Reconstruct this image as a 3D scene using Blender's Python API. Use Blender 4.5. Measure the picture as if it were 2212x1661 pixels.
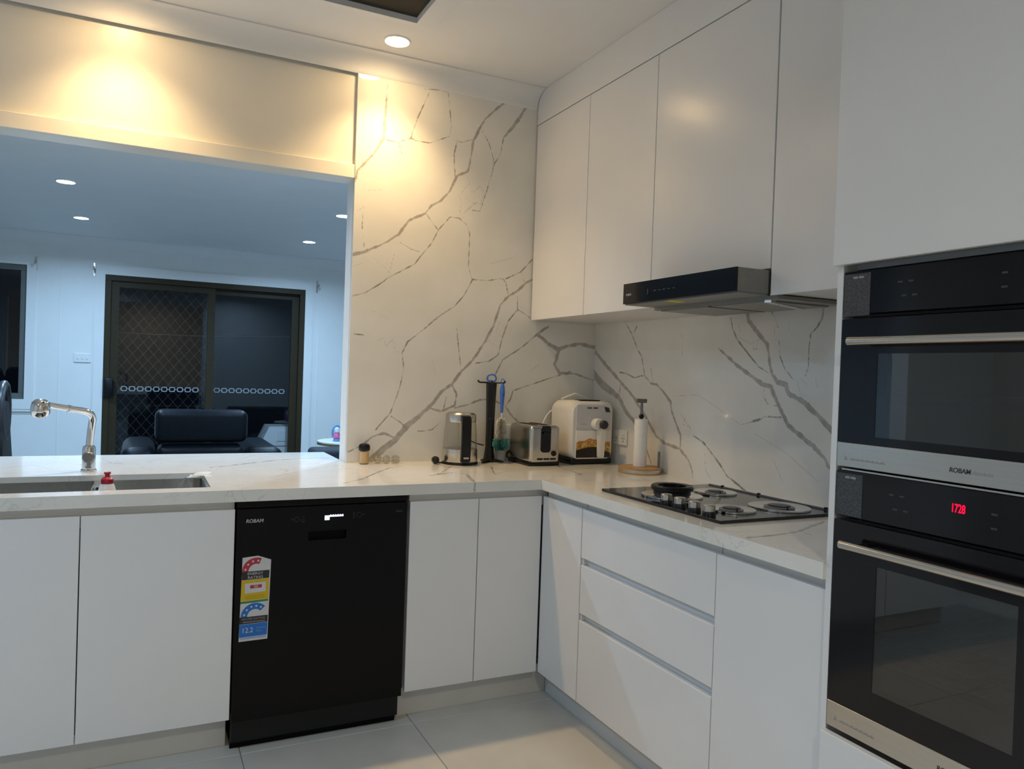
import bpy, bmesh, math, random
import numpy as np
from mathutils import Vector, Matrix

random.seed(4)
for o in list(bpy.data.objects):
    bpy.data.objects.remove(o)
SC = bpy.context.scene
COL = SC.collection

# ------------------------------------------------------------------ camera
cam_d = bpy.data.cameras.new('camera')
cam_d.sensor_fit = 'HORIZONTAL'
cam_d.sensor_width = 36.0
cam_d.lens = 1644.44 * 36.0 / 2212.0
cam_d.clip_start = 0.05
cam = bpy.data.objects.new('camera', cam_d)
COL.objects.link(cam)
_r = Vector((0.897454, -0.439753, 0.034564))
_u = Vector((-0.025189, 0.027137, 0.999314))
_f = Vector((0.440389, 0.897709, -0.013277))
cam.matrix_world = Matrix(((_r.x, _u.x, -_f.x, -2.106166), (_r.y, _u.y, -_f.y, -3.335263),
                           (_r.z, _u.z, -_f.z, 1.316338), (0, 0, 0, 1)))
SC.camera = cam

# ------------------------------------------------------------------ world (night) and exposure
wd = bpy.data.worlds.new('night')
SC.world = wd
wd.use_nodes = True
wd.node_tree.nodes['Background'].inputs[0].default_value = (0.05, 0.08, 0.14, 1)
wd.node_tree.nodes['Background'].inputs[1].default_value = 0.02
SC.view_settings.view_transform = 'Standard'
SC.view_settings.look = 'None'
SC.view_settings.gamma = 1.0
SC.view_settings.use_curve_mapping = False
SC.view_settings.exposure = 0.8

# lamps of the house plus two added fill lamps: (x, y, ceiling z, colour, watts)
WARM = (1.0, 0.67, 0.32)
COOL = (0.43, 0.69, 1.0)
KITCHEN_W = 25.0      # spot lamp watts (narrow beam)
LIVING_W = 12.0
FILL_W = ((13.0, COOL), (11.5, (1.0, 0.86, 0.64)))  # watts and colour of the two added fill lamps
KITCHEN_LIGHTS = [(-1.167, -0.214), (-2.20, -0.214)]
LIVING_LIGHTS = [(-2.535, 2.065), (-2.53, 3.366), (-0.83, 2.07), (-0.815, 3.364), (-2.54, 0.77), (-0.84, 0.77)]
FILL_LIGHTS = [(-3.45, -2.3), (-2.0, -4.2)]  # out-of-view lamps added as fill, positions guessed

# ------------------------------------------------------------------ helpers: tags, meshes
def tag(o, label=None, cat=None, group=None, kind=None):
    if label: o['label'] = label
    if cat: o['category'] = cat
    if group: o['group'] = group
    if kind: o['kind'] = kind
    return o

def thing(name, label, cat, loc=(0, 0, 0), rotz=0.0, group=None, kind=None):
    o = bpy.data.objects.new(name, None)
    o.empty_display_size = 0.05
    COL.objects.link(o)
    o.location = loc
    o.rotation_euler = (0, 0, rotz)
    return tag(o, label, cat, group, kind)

def root_loc(p):
    while p.parent:
        p = p.parent
    return Vector(p.location)

def obj(name, bm, m, parent=None, local=False, smooth=False, label=None):
    if isinstance(bm, bpy.types.Mesh):
        me = bm
    else:
        me = bpy.data.meshes.new(name)
        bmesh.ops.recalc_face_normals(bm, faces=bm.faces)
        bm.to_mesh(me)
        bm.free()
    if parent is not None and not local:
        me.transform(Matrix.Translation(-root_loc(parent)))
    if smooth:
        for p in me.polygons:
            p.use_smooth = True
        try:
            me.set_sharp_from_angle(angle=math.radians(38))
        except Exception:
            pass
    if m is not None and not me.materials:
        me.materials.append(m)
    o = bpy.data.objects.new(name, me)
    COL.objects.link(o)
    if parent is not None:
        o.parent = parent
    if label:
        o['label'] = label
    return o

def copy_tree(o, parent=None):
    c = o.copy()
    COL.objects.link(c)
    if parent is not None:
        c.parent = parent
    for ch in list(o.children):
        copy_tree(ch, c)
    return c

def B():
    return bmesh.new()

def box(bm, x0, x1, y0, y1, z0, z1, bev=0.0, seg=2):
    x0, x1 = min(x0, x1), max(x0, x1)
    y0, y1 = min(y0, y1), max(y0, y1)
    z0, z1 = min(z0, z1), max(z0, z1)
    t = bmesh.new()
    bmesh.ops.create_cube(t, size=1)
    for v in t.verts:
        v.co = Vector(((x0 + x1) / 2 + v.co.x * (x1 - x0), (y0 + y1) / 2 + v.co.y * (y1 - y0), (z0 + z1) / 2 + v.co.z * (z1 - z0)))
    if bev > 0:
        bmesh.ops.bevel(t, geom=t.edges[:], offset=bev, segments=seg, profile=0.5, affect='EDGES')
    join(bm, t)
    return bm

def join(bm, t, mat=None):
    me = bpy.data.meshes.new('tmp')
    t.to_mesh(me)
    t.free()
    if mat is not None:
        me.transform(mat)
    bm.from_mesh(me)
    bpy.data.meshes.remove(me)

def bx(*a, **k):
    return box(B(), *a, **k)

def frame_axes(d):
    d = Vector(d).normalized()
    up = Vector((0, 0, 1)) if abs(d.z) < 0.95 else Vector((1, 0, 0))
    a = d.cross(up).normalized()
    return a, a.cross(d).normalized(), d

def tube(bm, pts, r, seg=10, cap=True, closed=False):
    pts = [Vector(p) for p in pts]
    n = len(pts)
    rs = r if isinstance(r, (list, tuple)) else [r] * n
    rings = []
    a0 = None
    for i, p in enumerate(pts):
        if closed:
            d = (pts[(i + 1) % n] - pts[i - 1])
        else:
            d = pts[min(i + 1, n - 1)] - pts[max(i - 1, 0)]
        if d.length < 1e-9:
            d = Vector((0, 0, 1))
        d.normalize()
        if a0 is None:
            a, b, _ = frame_axes(d)
        else:
            a = (a0 - d * a0.dot(d))
            a = a.normalized() if a.length > 1e-6 else frame_axes(d)[0]
            b = a.cross(d).normalized()
        a0 = a
        rings.append([bm.verts.new(p + (a * math.cos(2 * math.pi * k / seg) + b * math.sin(2 * math.pi * k / seg)) * rs[i]) for k in range(seg)])
    m = n if closed else n - 1
    for i in range(m):
        A, C = rings[i], rings[(i + 1) % n]
        for k in range(seg):
            bm.faces.new((A[k], A[(k + 1) % seg], C[(k + 1) % seg], C[k]))
    if cap and not closed:
        bm.faces.new(rings[0])
        bm.faces.new(rings[-1][::-1])
    return bm

def lathe(bm, prof, c=(0, 0, 0), seg=32, axis='z'):
    """prof: list of (r, h)"""
    c = Vector(c)
    rings = []
    for r, h in prof:
        if r < 1e-6:
            q = Vector((0, 0, h))
            rings.append([q])
        else:
            rings.append([Vector((r * math.cos(2 * math.pi * k / seg), r * math.sin(2 * math.pi * k / seg), h)) for k in range(seg)])
    def mp(v):
        if axis == 'z': w = v
        elif axis == '-x': w = Vector((-v.z, v.x, v.y))
        elif axis == '-y': w = Vector((v.x, -v.z, v.y))
        else: w = v
        return bm.verts.new(c + w)
    R = [[mp(v) for v in ring] for ring in rings]
    for i in range(len(R) - 1):
        A, C = R[i], R[i + 1]
        for k in range(seg):
            k2 = (k + 1) % seg
            if len(A) == 1 and len(C) == 1: continue
            if len(A) == 1: bm.faces.new((A[0], C[k2], C[k]))
            elif len(C) == 1: bm.faces.new((A[k], A[k2], C[0]))
            else: bm.faces.new((A[k], A[k2], C[k2], C[k]))
    return bm

def prism(bm, pts, axis, a, b):
    """polygon pts in the other two axes extruded from a to b along axis"""
    def mk(p, t):
        if axis == 'x': return (t, p[0], p[1])
        if axis == 'y': return (p[0], t, p[1])
        return (p[0], p[1], t)
    A = [bm.verts.new(mk(p, a)) for p in pts]
    C = [bm.verts.new(mk(p, b)) for p in pts]
    n = len(pts)
    for k in range(n):
        bm.faces.new((A[k], A[(k + 1) % n], C[(k + 1) % n], C[k]))
    bm.faces.new(A[::-1])
    bm.faces.new(C)
    return bm

def rrect(w, h, r, n=5, cx=0, cy=0):
    pts = []
    for (sx, sy, a0) in ((1, 1, 0), (-1, 1, 90), (-1, -1, 180), (1, -1, 270)):
        for k in range(n + 1):
            a = math.radians(a0 + 90 * k / n)
            pts.append((cx + sx * (w / 2 - r) + r * math.cos(a), cy + sy * (h / 2 - r) + r * math.sin(a)))
    return pts

def holes(bm, plane, lo, hi, us, vs, skip):
    """slab with holes. plane 'y': u=x v=z; 'x': u=y v=z; 'z': u=x v=y. skip(uc, vc) -> hole."""
    us = sorted(us); vs = sorted(vs)
    cache = {}
    def vert(u, v, t):
        k = (u, v, t)
        if k not in cache:
            p = {'y': (u, t, v), 'x': (t, u, v), 'z': (u, v, t)}[plane]
            cache[k] = bm.verts.new(p)
        return cache[k]
    def solid(i, j):
        if i < 0 or j < 0 or i >= len(us) - 1 or j >= len(vs) - 1: return False
        return not skip((us[i] + us[i + 1]) / 2, (vs[j] + vs[j + 1]) / 2)
    for i in range(len(us) - 1):
        for j in range(len(vs) - 1):
            if not solid(i, j): continue
            u0, u1, v0, v1 = us[i], us[i + 1], vs[j], vs[j + 1]
            for t in (lo, hi):
                bm.faces.new([vert(u0, v0, t), vert(u1, v0, t), vert(u1, v1, t), vert(u0, v1, t)])
            for (di, dj, a, b) in ((-1, 0, (u0, v0), (u0, v1)), (1, 0, (u1, v0), (u1, v1)), (0, -1, (u0, v0), (u1, v0)), (0, 1, (u0, v1), (u1, v1))):
                if not solid(i + di, j + dj):
                    bm.faces.new([vert(*a, lo), vert(*b, lo), vert(*b, hi), vert(*a, hi)])
    return bm

def text_mesh(body, size, origin, right, up, depth=0.0004, sx=1.0, shear=0.0, center=False, bold=0.0):
    cu = bpy.data.curves.new('txt', 'FONT')
    cu.body = body
    cu.size = size
    cu.extrude = depth / 2
    cu.offset = bold
    cu.shear = shear
    if center:
        cu.align_x = 'CENTER'
    o = bpy.data.objects.new('txt', cu)
    COL.objects.link(o)
    dg = bpy.context.evaluated_depsgraph_get()
    me = bpy.data.meshes.new_from_object(o.evaluated_get(dg))
    bpy.data.objects.remove(o)
    bpy.data.curves.remove(cu)
    right = Vector(right).normalized(); up = Vector(up).normalized(); n = right.cross(up)
    o3 = Vector(origin)
    for v in me.vertices:
        v.co = o3 + right * v.co.x * sx + up * v.co.y + n * (v.co.z + depth / 2)
    me.materials.clear()
    return me

def star_pts(cx, cy, r, n=5, inner=0.45, rot=90):
    return [(cx + (r if k % 2 == 0 else r * inner) * math.cos(math.radians(rot + 180 * k / n)),
             cy + (r if k % 2 == 0 else r * inner) * math.sin(math.radians(rot + 180 * k / n))) for k in range(2 * n)]

# ------------------------------------------------------------------ materials (all node based)
def mat(name, col, rough=0.5, metal=0.0, var=0.03, scale=30.0, bump=0.0, bscale=200.0, spec=0.5, coat=0.0, emit=None, estr=0.0, stretch=None, alpha=1.0, ior=1.5):
    m = bpy.data.materials.new(name)
    m.use_nodes = True
    nt = m.node_tree
    p = nt.nodes['Principled BSDF']
    tc = nt.nodes.new('ShaderNodeTexCoord')
    mp = nt.nodes.new('ShaderNodeMapping')
    if stretch:
        mp.inputs['Scale'].default_value = stretch
    nt.links.new(tc.outputs['Object'], mp.inputs['Vector'])
    nz = nt.nodes.new('ShaderNodeTexNoise')
    nz.inputs['Scale'].default_value = scale
    nz.inputs['Detail'].default_value = 3
    nt.links.new(mp.outputs['Vector'], nz.inputs['Vector'])
    rp = nt.nodes.new('ShaderNodeValToRGB')
    c0 = [max(0, c * (1 - var)) for c in col]; c1 = [min(1, c * (1 + var)) for c in col]
    rp.color_ramp.elements[0].position = 0.3
    rp.color_ramp.elements[1].position = 0.7
    rp.color_ramp.elements[0].color = (*c0, 1)
    rp.color_ramp.elements[1].color = (*c1, 1)
    nt.links.new(nz.outputs['Fac'], rp.inputs['Fac'])
    nt.links.new(rp.outputs['Color'], p.inputs['Base Color'])
    p.inputs['Roughness'].default_value = rough
    p.inputs['Metallic'].default_value = metal
    p.inputs['Specular IOR Level'].default_value = spec
    p.inputs['IOR'].default_value = ior
    p.inputs['Coat Weight'].default_value = coat
    p.inputs['Coat Roughness'].default_value = 0.05
    if emit:
        p.inputs['Emission Color'].default_value = (*emit, 1)
        p.inputs['Emission Strength'].default_value = estr
    if bump > 0:
        n2 = nt.nodes.new('ShaderNodeTexNoise')
        n2.inputs['Scale'].default_value = bscale
        nt.links.new(mp.outputs['Vector'], n2.inputs['Vector'])
        bp = nt.nodes.new('ShaderNodeBump')
        bp.inputs['Strength'].default_value = bump
        bp.inputs['Distance'].default_value = 0.002
        nt.links.new(n2.outputs['Fac'], bp.inputs['Height'])
        nt.links.new(bp.outputs['Normal'], p.inputs['Normal'])
    return m

def glass(name, tint, ior=1.5, rough=0.0, haze=0.0):
    """thin pane: tinted see-through mixed with a mirror by Fresnel"""
    m = bpy.data.materials.new(name)
    m.use_nodes = True
    nt = m.node_tree
    for n in list(nt.nodes):
        nt.nodes.remove(n)
    out = nt.nodes.new('ShaderNodeOutputMaterial')
    tr = nt.nodes.new('ShaderNodeBsdfTransparent')
    tr.inputs['Color'].default_value = (*tint, 1)
    gl = nt.nodes.new('ShaderNodeBsdfGlossy')
    gl.inputs['Roughness'].default_value = rough
    # Schlick reflectance, the same from both sides of the thin sheet
    f0 = ((ior - 1) / (ior + 1)) ** 2
    lw = nt.nodes.new('ShaderNodeLayerWeight')
    pw = nt.nodes.new('ShaderNodeMath'); pw.operation = 'POWER'; pw.inputs[1].default_value = 5.0
    nt.links.new(lw.outputs['Facing'], pw.inputs[0])
    ma = nt.nodes.new('ShaderNodeMath'); ma.operation = 'MULTIPLY_ADD'
    nt.links.new(pw.outputs[0], ma.inputs[0]); ma.inputs[1].default_value = 1 - f0; ma.inputs[2].default_value = f0
    lw.inputs['Blend'].default_value = 0.5
    mx = nt.nodes.new('ShaderNodeMixShader')
    nt.links.new(ma.outputs[0], mx.inputs[0])
    nt.links.new(tr.outputs[0], mx.inputs[1])
    nt.links.new(gl.outputs[0], mx.inputs[2])
    last = mx
    if haze > 0:
        df = nt.nodes.new('ShaderNodeBsdfDiffuse')
        df.inputs['Color'].default_value = (0.85, 0.87, 0.86, 1)
        nz = nt.nodes.new('ShaderNodeTexNoise')
        nz.inputs['Scale'].default_value = 25
        mr = nt.nodes.new('ShaderNodeMapRange')
        mr.inputs['To Min'].default_value = haze * 0.8
        mr.inputs['To Max'].default_value = haze * 1.2
        nt.links.new(nz.outputs['Fac'], mr.inputs['Value'])
        m2 = nt.nodes.new('ShaderNodeMixShader')
        nt.links.new(mr.outputs[0], m2.inputs[0])
        nt.links.new(mx.outputs[0], m2.inputs[1])
        nt.links.new(df.outputs[0], m2.inputs[2])
        last = m2
    nt.links.new(last.outputs[0], out.inputs[0])
    return m

def marble_mat(name, rough=0.08, minor=0.0):
    """white engineered stone. Vein distance fields come from the slab's vertices; noise frays the edges."""
    m = bpy.data.materials.new(name)
    m.use_nodes = True
    nt = m.node_tree
    N, L = nt.nodes, nt.links
    p = N['Principled BSDF']
    tc = N.new('ShaderNodeTexCoord')
    def noise(scale, detail=4, dist=0.0):
        n = N.new('ShaderNodeTexNoise')
        n.inputs['Scale'].default_value = scale
        n.inputs['Detail'].default_value = detail
        n.inputs['Distortion'].default_value = dist
        L.new(tc.outputs['Object'], n.inputs['Vector'])
        return n.outputs['Fac']
    def math_(op, a, b=None, c=None):
        n = N.new('ShaderNodeMath')
        n.operation = op
        for i, x in enumerate((a, b, c)):
            if x is None: continue
            if isinstance(x, (int, float)): n.inputs[i].default_value = x
            else: L.new(x, n.inputs[i])
        return n.outputs[0]
    def band(d, lo, hi):
        n = N.new('ShaderNodeMapRange')
        n.interpolation_type = 'SMOOTHSTEP'
        n.inputs['From Min'].default_value = lo
        n.inputs['From Max'].default_value = hi
        n.inputs['To Min'].default_value = 1
        n.inputs['To Max'].default_value = 0
        L.new(d, n.inputs['Value'])
        return n.outputs[0]
    fine = noise(140, 4)
    mid = noise(28, 4)
    big = noise(5, 3)
    w = math_('MULTIPLY', math_('SUBTRACT', fine, 0.5), 0.006)
    wm = math_('MULTIPLY', math_('SUBTRACT', mid, 0.5), 0.014)
    def at(nm):
        n = N.new('ShaderNodeAttribute')
        n.attribute_name = nm
        return n.outputs['Fac']
    m0 = band(math_('ADD', at('vein0'), math_('ADD', w, wm)), -0.0008, 0.0024)
    m1 = band(math_('ADD', at('vein1'), math_('ADD', math_('MULTIPLY', w, 0.7), math_('MULTIPLY', wm, 0.45))), -0.0008, 0.0019)
    m2 = band(math_('ADD', at('vein2'), math_('MULTIPLY', w, 0.5)), -0.001, 0.0014)
    m0 = math_('MULTIPLY', m0, math_('ADD', 0.72, math_('MULTIPLY', band(mid, 0.35, 0.65), 0.28)))
    m1 = math_('MULTIPLY', m1, math_('ADD', 0.5, math_('MULTIPLY', band(mid, 0.42, 0.6), 0.5)))
    m2 = math_('MULTIPLY', m2, 0.6)
    base = N.new('ShaderNodeValToRGB')
    base.color_ramp.elements[0].position = 0.3
    base.color_ramp.elements[1].position = 0.75
    base.color_ramp.elements[0].color = (0.76, 0.75, 0.70, 1)
    base.color_ramp.elements[1].color = (0.84, 0.83, 0.785, 1)
    L.new(big, base.inputs['Fac'])
    col = base.outputs['Color']
    def over(col, mask, c):
        n = N.new('ShaderNodeMix')
        n.data_type = 'RGBA'
        L.new(mask, n.inputs[0])
        L.new(col, n.inputs[6])
        n.inputs[7].default_value = (*c, 1)
        return n.outputs[2]
    if minor > 0:
        mv = noise(7.0, 5, 1.2)
        ab = math_('ABSOLUTE', math_('SUBTRACT', mv, 0.5))
        gate = band(noise(2.6, 2), 0.58, 0.46)
        k = math_('MULTIPLY', math_('MULTIPLY', band(ab, 0.0, 0.012), gate), minor)
        col = over(col, k, (0.42, 0.40, 0.37))
    col = over(col, m2, (0.36, 0.34, 0.31))
    col = over(col, m1, (0.32, 0.29, 0.25))
    col = over(col, math_('MULTIPLY', m0, 0.92), (0.37, 0.34, 0.305))
    L.new(col, p.inputs['Base Color'])
    p.inputs['Roughness'].default_value = rough
    p.inputs['IOR'].default_value = 1.5
    return m

def vein_fields(me, veins, proj):
    """signed distance (m) to each class of vein stored on the vertices"""
    n = len(me.vertices)
    co = np.empty(n * 3, dtype=np.float32)
    me.vertices.foreach_get('co', co)
    co = co.reshape(-1, 3)
    U = co[:, proj[0]]; V = co[:, proj[1]]
    for c in (0, 1, 2):
        D = np.full(n, 0.2, dtype=np.float32)
        for cl, pts in veins:
            if cl != c: continue
            for (a, b) in zip(pts[:-1], pts[1:]):
                ax, ay, aw = a[0] / 1000, a[1] / 1000, a[2] / 2000
                bx_, by, bw = b[0] / 1000, b[1] / 1000, b[2] / 2000
                dx, dy = bx_ - ax, by - ay
                l2 = dx * dx + dy * dy + 1e-12
                t = np.clip(((U - ax) * dx + (V - ay) * dy) / l2, 0, 1)
                dist = np.hypot(U - ax - t * dx, V - ay - t * dy) - (aw + t * (bw - aw))
                np.minimum(D, dist, out=D)
        at = me.attributes.new('vein%d' % c, 'FLOAT', 'POINT')
        at.data.foreach_set('value', D)

def grid_slab(name, plane, u0, u1, v0, v1, front, back, step):
    """slab: finely divided front face (carries the vein field), plain sides and back"""
    nu = max(2, int(round((u1 - u0) / step))); nv = max(2, int(round((v1 - v0) / step)))
    us = np.linspace(u0, u1, nu + 1); vs = np.linspace(v0, v1, nv + 1)
    verts = []
    def P(u, v, t):
        return (u, t, v) if plane == 'y' else ((t, u, v) if plane == 'x' else (u, v, t))
    for v in vs:
        for u in us:
            verts.append(P(u, v, front))
    faces = []
    W = nu + 1
    for j in range(nv):
        for i in range(nu):
            faces.append((j * W + i, j * W + i + 1, (j + 1) * W + i + 1, (j + 1) * W + i))
    k = len(verts)
    for (u, v) in ((u0, v0), (u1, v0), (u1, v1), (u0, v1)):
        verts.append(P(u, v, back))
    q = [0, nu, nv * W + nu, nv * W]
    for a in range(4):
        b = (a + 1) % 4
        # side faces keep the shape closed enough: edge strip to back corners
        if a == 0: e = list(range(0, nu + 1))
        elif a == 1: e = [j * W + nu for j in range(nv + 1)]
        elif a == 2: e = [nv * W + nu - i for i in range(nu + 1)]
        else: e = [(nv - j) * W for j in range(nv + 1)]
        faces.append(tuple(e) + (k + b, k + a))
    faces.append((k, k + 1, k + 2, k + 3))
    me = bpy.data.meshes.new(name)
    me.from_pydata(verts, [], faces)
    me.update()
    bm = bmesh.new(); bm.from_mesh(me)
    bmesh.ops.recalc_face_normals(bm, faces=bm.faces)
    bm.to_mesh(me); bm.free()
    return me
VB=[(0,[(-443,2624,11.1),(-478,2563,13.3),(-513,2512,15.5),(-560,2453,5.5)]),(0,[(-560,2621,7.7),(-607,2578,7.6),(-659,2525,8.7),(-687,2472,8.7),(-717,2413,9.7),(-725,2347,8.6),(-738,2264,7.5),(-794,2235,9.6),(-826,2161,8.5),(-870,2108,7.4),(-914,2081,7.4),(-946,2040,8.4),(-1021,2000,9.4),(-1067,1932,8.3),(-1114,1896,8.2),(-1155,1871,8.2),(-1186,1856,8.1),(-1222,1836,14.2),(-1270,1821,14.1)]),(0,[(-1140,2589,2),(-1143,2535,4.1),(-1146,2464,9.2),(-1150,2351,9.2),(-1190,2279,7.1),(-1264,2191,7),(-1273,2140,3)]),(0,[(-376,1787,9),(-416,1764,10.1),(-452,1728,10),(-506,1694,7.8),(-548,1649,9.9),(-580,1547,9.9),(-625,1463,9.8),(-682,1378,10.9),(-744,1317,10.8),(-782,1262,12.9),(-838,1223,11.7),(-876,1169,14.9),(-946,1105,19),(-1000,1062,26.2),(-1052,1000,25),(-1104,959,26.9),(-1166,908,26.7)]),(0,[(-782,1256,6.4),(-758,1214,6.5),(-767,1160,6.5),(-835,1132,8.5),(-892,1147,5.3)]),(0,[(-767,1149,4.3),(-697,1166,6.5),(-639,1189,6.6),(-579,1195,6.6),(-505,1163,7.8),(-459,1108,7.8),(-420,1076,7.9)]),(0,[(-1061,1012,8.3),(-1106,1031,9.3),(-1159,1016,8.2),(-1199,980,6.1),(-1265,949,5.1)]),(0,[(-278,1562,6.9),(-342,1519,13.7),(-275,1476,16.2),(-221,1449,20.9),(-168,1468,14),(-100,1483,14.1),(-5,1471,19.1)]),(0,[(-215,1445,16.3),(-236,1374,13.9),(-208,1331,14),(-116,1331,7.1),(-60,1314,7.1),(2,1299,9.5)]),(1,[(-943,2594,3.7),(-994,2471,3.6),(-1018,2399,3.6),(-1023,2372,3.6)]),(1,[(-1023,2372,3.1),(-1001,2366,3.1),(-935,2364,3.1),(-880,2391,3.2),(-841,2411,3.2),(-812,2402,3.2),(-777,2394,3.2),(-718,2418,3.2)]),(1,[(-965,2606,3.7),(-899,2615,3.7),(-851,2612,3.7),(-839,2530,3.7),(-831,2457,3.7),(-837,2412,3.7)]),(1,[(-1150,2346,3.1),(-1087,2343,3.1),(-1023,2372,3.1)]),(1,[(-1081,2344,3.1),(-1058,2284,3.1)]),(1,[(-800,2390,4.3),(-812,2333,4.3),(-804,2233,4.3)]),(1,[(-675,2468,3.3),(-637,2415,3.3),(-610,2343,3.3),(-614,2277,3.3),(-640,2186,3.3),(-672,2085,3.3),(-708,2086,3.2)]),(1,[(-561,2449,3.8),(-575,2371,3.8),(-603,2322,3.8),(-614,2277,3.8)]),(1,[(-940,2041,3.7),(-876,1969,3.7)]),(1,[(-876,1975,4.2),(-908,1908,4.2),(-950,1856,4.2),(-987,1805,4.2),(-1109,1732,4.1),(-1150,1698,4.1),(-1211,1657,4.1),(-1267,1638,4)]),(1,[(-876,1975,3.7),(-822,2039,3.7),(-776,2040,3.8),(-734,2012,3.8),(-720,1971,3.8),(-721,1885,3.8),(-721,1820,3.8),(-699,1759,3.8),(-612,1762,3.8),(-540,1778,3.9),(-521,1756,3.9),(-506,1696,3.9)]),(1,[(-699,1755,4.3),(-740,1678,4.3),(-784,1627,4.3),(-862,1573,4.3),(-938,1505,4.2),(-1008,1449,4.2),(-1033,1396,4.2),(-1022,1323,4.2),(-1038,1239,4.2),(-1078,1124,4.1),(-1144,1047,4.1)]),(1,[(-1061,1897,3.1),(-1006,1871,3.1),(-950,1861,3.1)]),(1,[(-522,1778,4.4),(-443,1818,4.5),(-380,1888,4.5)]),(1,[(-443,1818,2.8),(-422,1770,2.8)]),(1,[(-457,1700,4.5),(-454,1633,4.5),(-410,1614,4.5),(-381,1595,4.5)]),(1,[(-460,1627,4.5),(-502,1574,4.4),(-530,1495,4.4),(-551,1406,4.4),(-598,1376,4.4),(-669,1363,4.4)]),(1,[(-769,1520,3.8),(-753,1408,3.8),(-741,1333,3.8)]),(1,[(-342,1519,5.7),(-416,1456,5.6),(-525,1385,5.5),(-565,1306,5.5)]),(1,[(-1261,1472,4),(-1205,1467,4.1)]),(1,[(-1077,1109,4.1),(-1033,1083,4.2),(-999,1052,4.2)]),(1,[(-833,1084,3.7),(-877,1046,3.7),(-944,1039,3.7)]),(1,[(-809,1202,4.3),(-824,1137,4.3)]),(1,[(-139,1342,4.6),(-281,1297,4.6),(-396,1260,4.5),(-464,1236,4.5),(-475,1197,4.5),(-498,1163,4.4)]),(1,[(-1233,2015,2.5),(-1236,1954,2.5),(-1223,1859,2.5)]),(2,[(-780,2146,2.4),(-765,2116,2.4),(-775,2072,2.4),(-753,2042,2.4)]),(2,[(-743,2248,2.4),(-711,2166,2.4),(-677,2203,2.4),(-649,2174,2.4),(-673,2117,2.4),(-721,2122,2.4),(-769,2158,2.4)]),(2,[(-735,2206,2.4),(-769,2158,2.4)]),(2,[(-686,2126,2.4),(-720,2100,2.4),(-754,2064,2.4)]),(2,[(-1185,1817,2.2),(-1131,1782,2.3),(-1104,1753,2.3),(-1098,1785,2.3),(-1081,1848,2.3)]),(2,[(-1152,1442,2.3),(-1121,1464,2.3),(-1109,1423,2.3),(-1078,1456,2.3),(-1066,1405,2.3),(-1033,1396,2.3)]),(2,[(-889,1381,2.3),(-864,1297,2.3)]),(2,[(-545,1572,2.4),(-567,1515,2.4),(-530,1495,2.4)]),(2,[(-591,1514,2.4),(-601,1469,2.4),(-540,1439,2.4)]),(2,[(-636,1435,2.4),(-599,1393,2.4)]),(2,[(-1264,2011,2.2),(-1228,2035,2.2)]),(2,[(-1266,1769,2.2),(-1226,1788,2.2)]),(2,[(-615,1841,2.4),(-495,1880,2.4)]),(2,[(-1188,1583,2.2),(-1102,1547,2.3)]),(2,[(-373,1334,2.5),(-324,1370,2.5)]),(2,[(-1226,2106,2.2),(-1143,2123,2.3)])]
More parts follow.
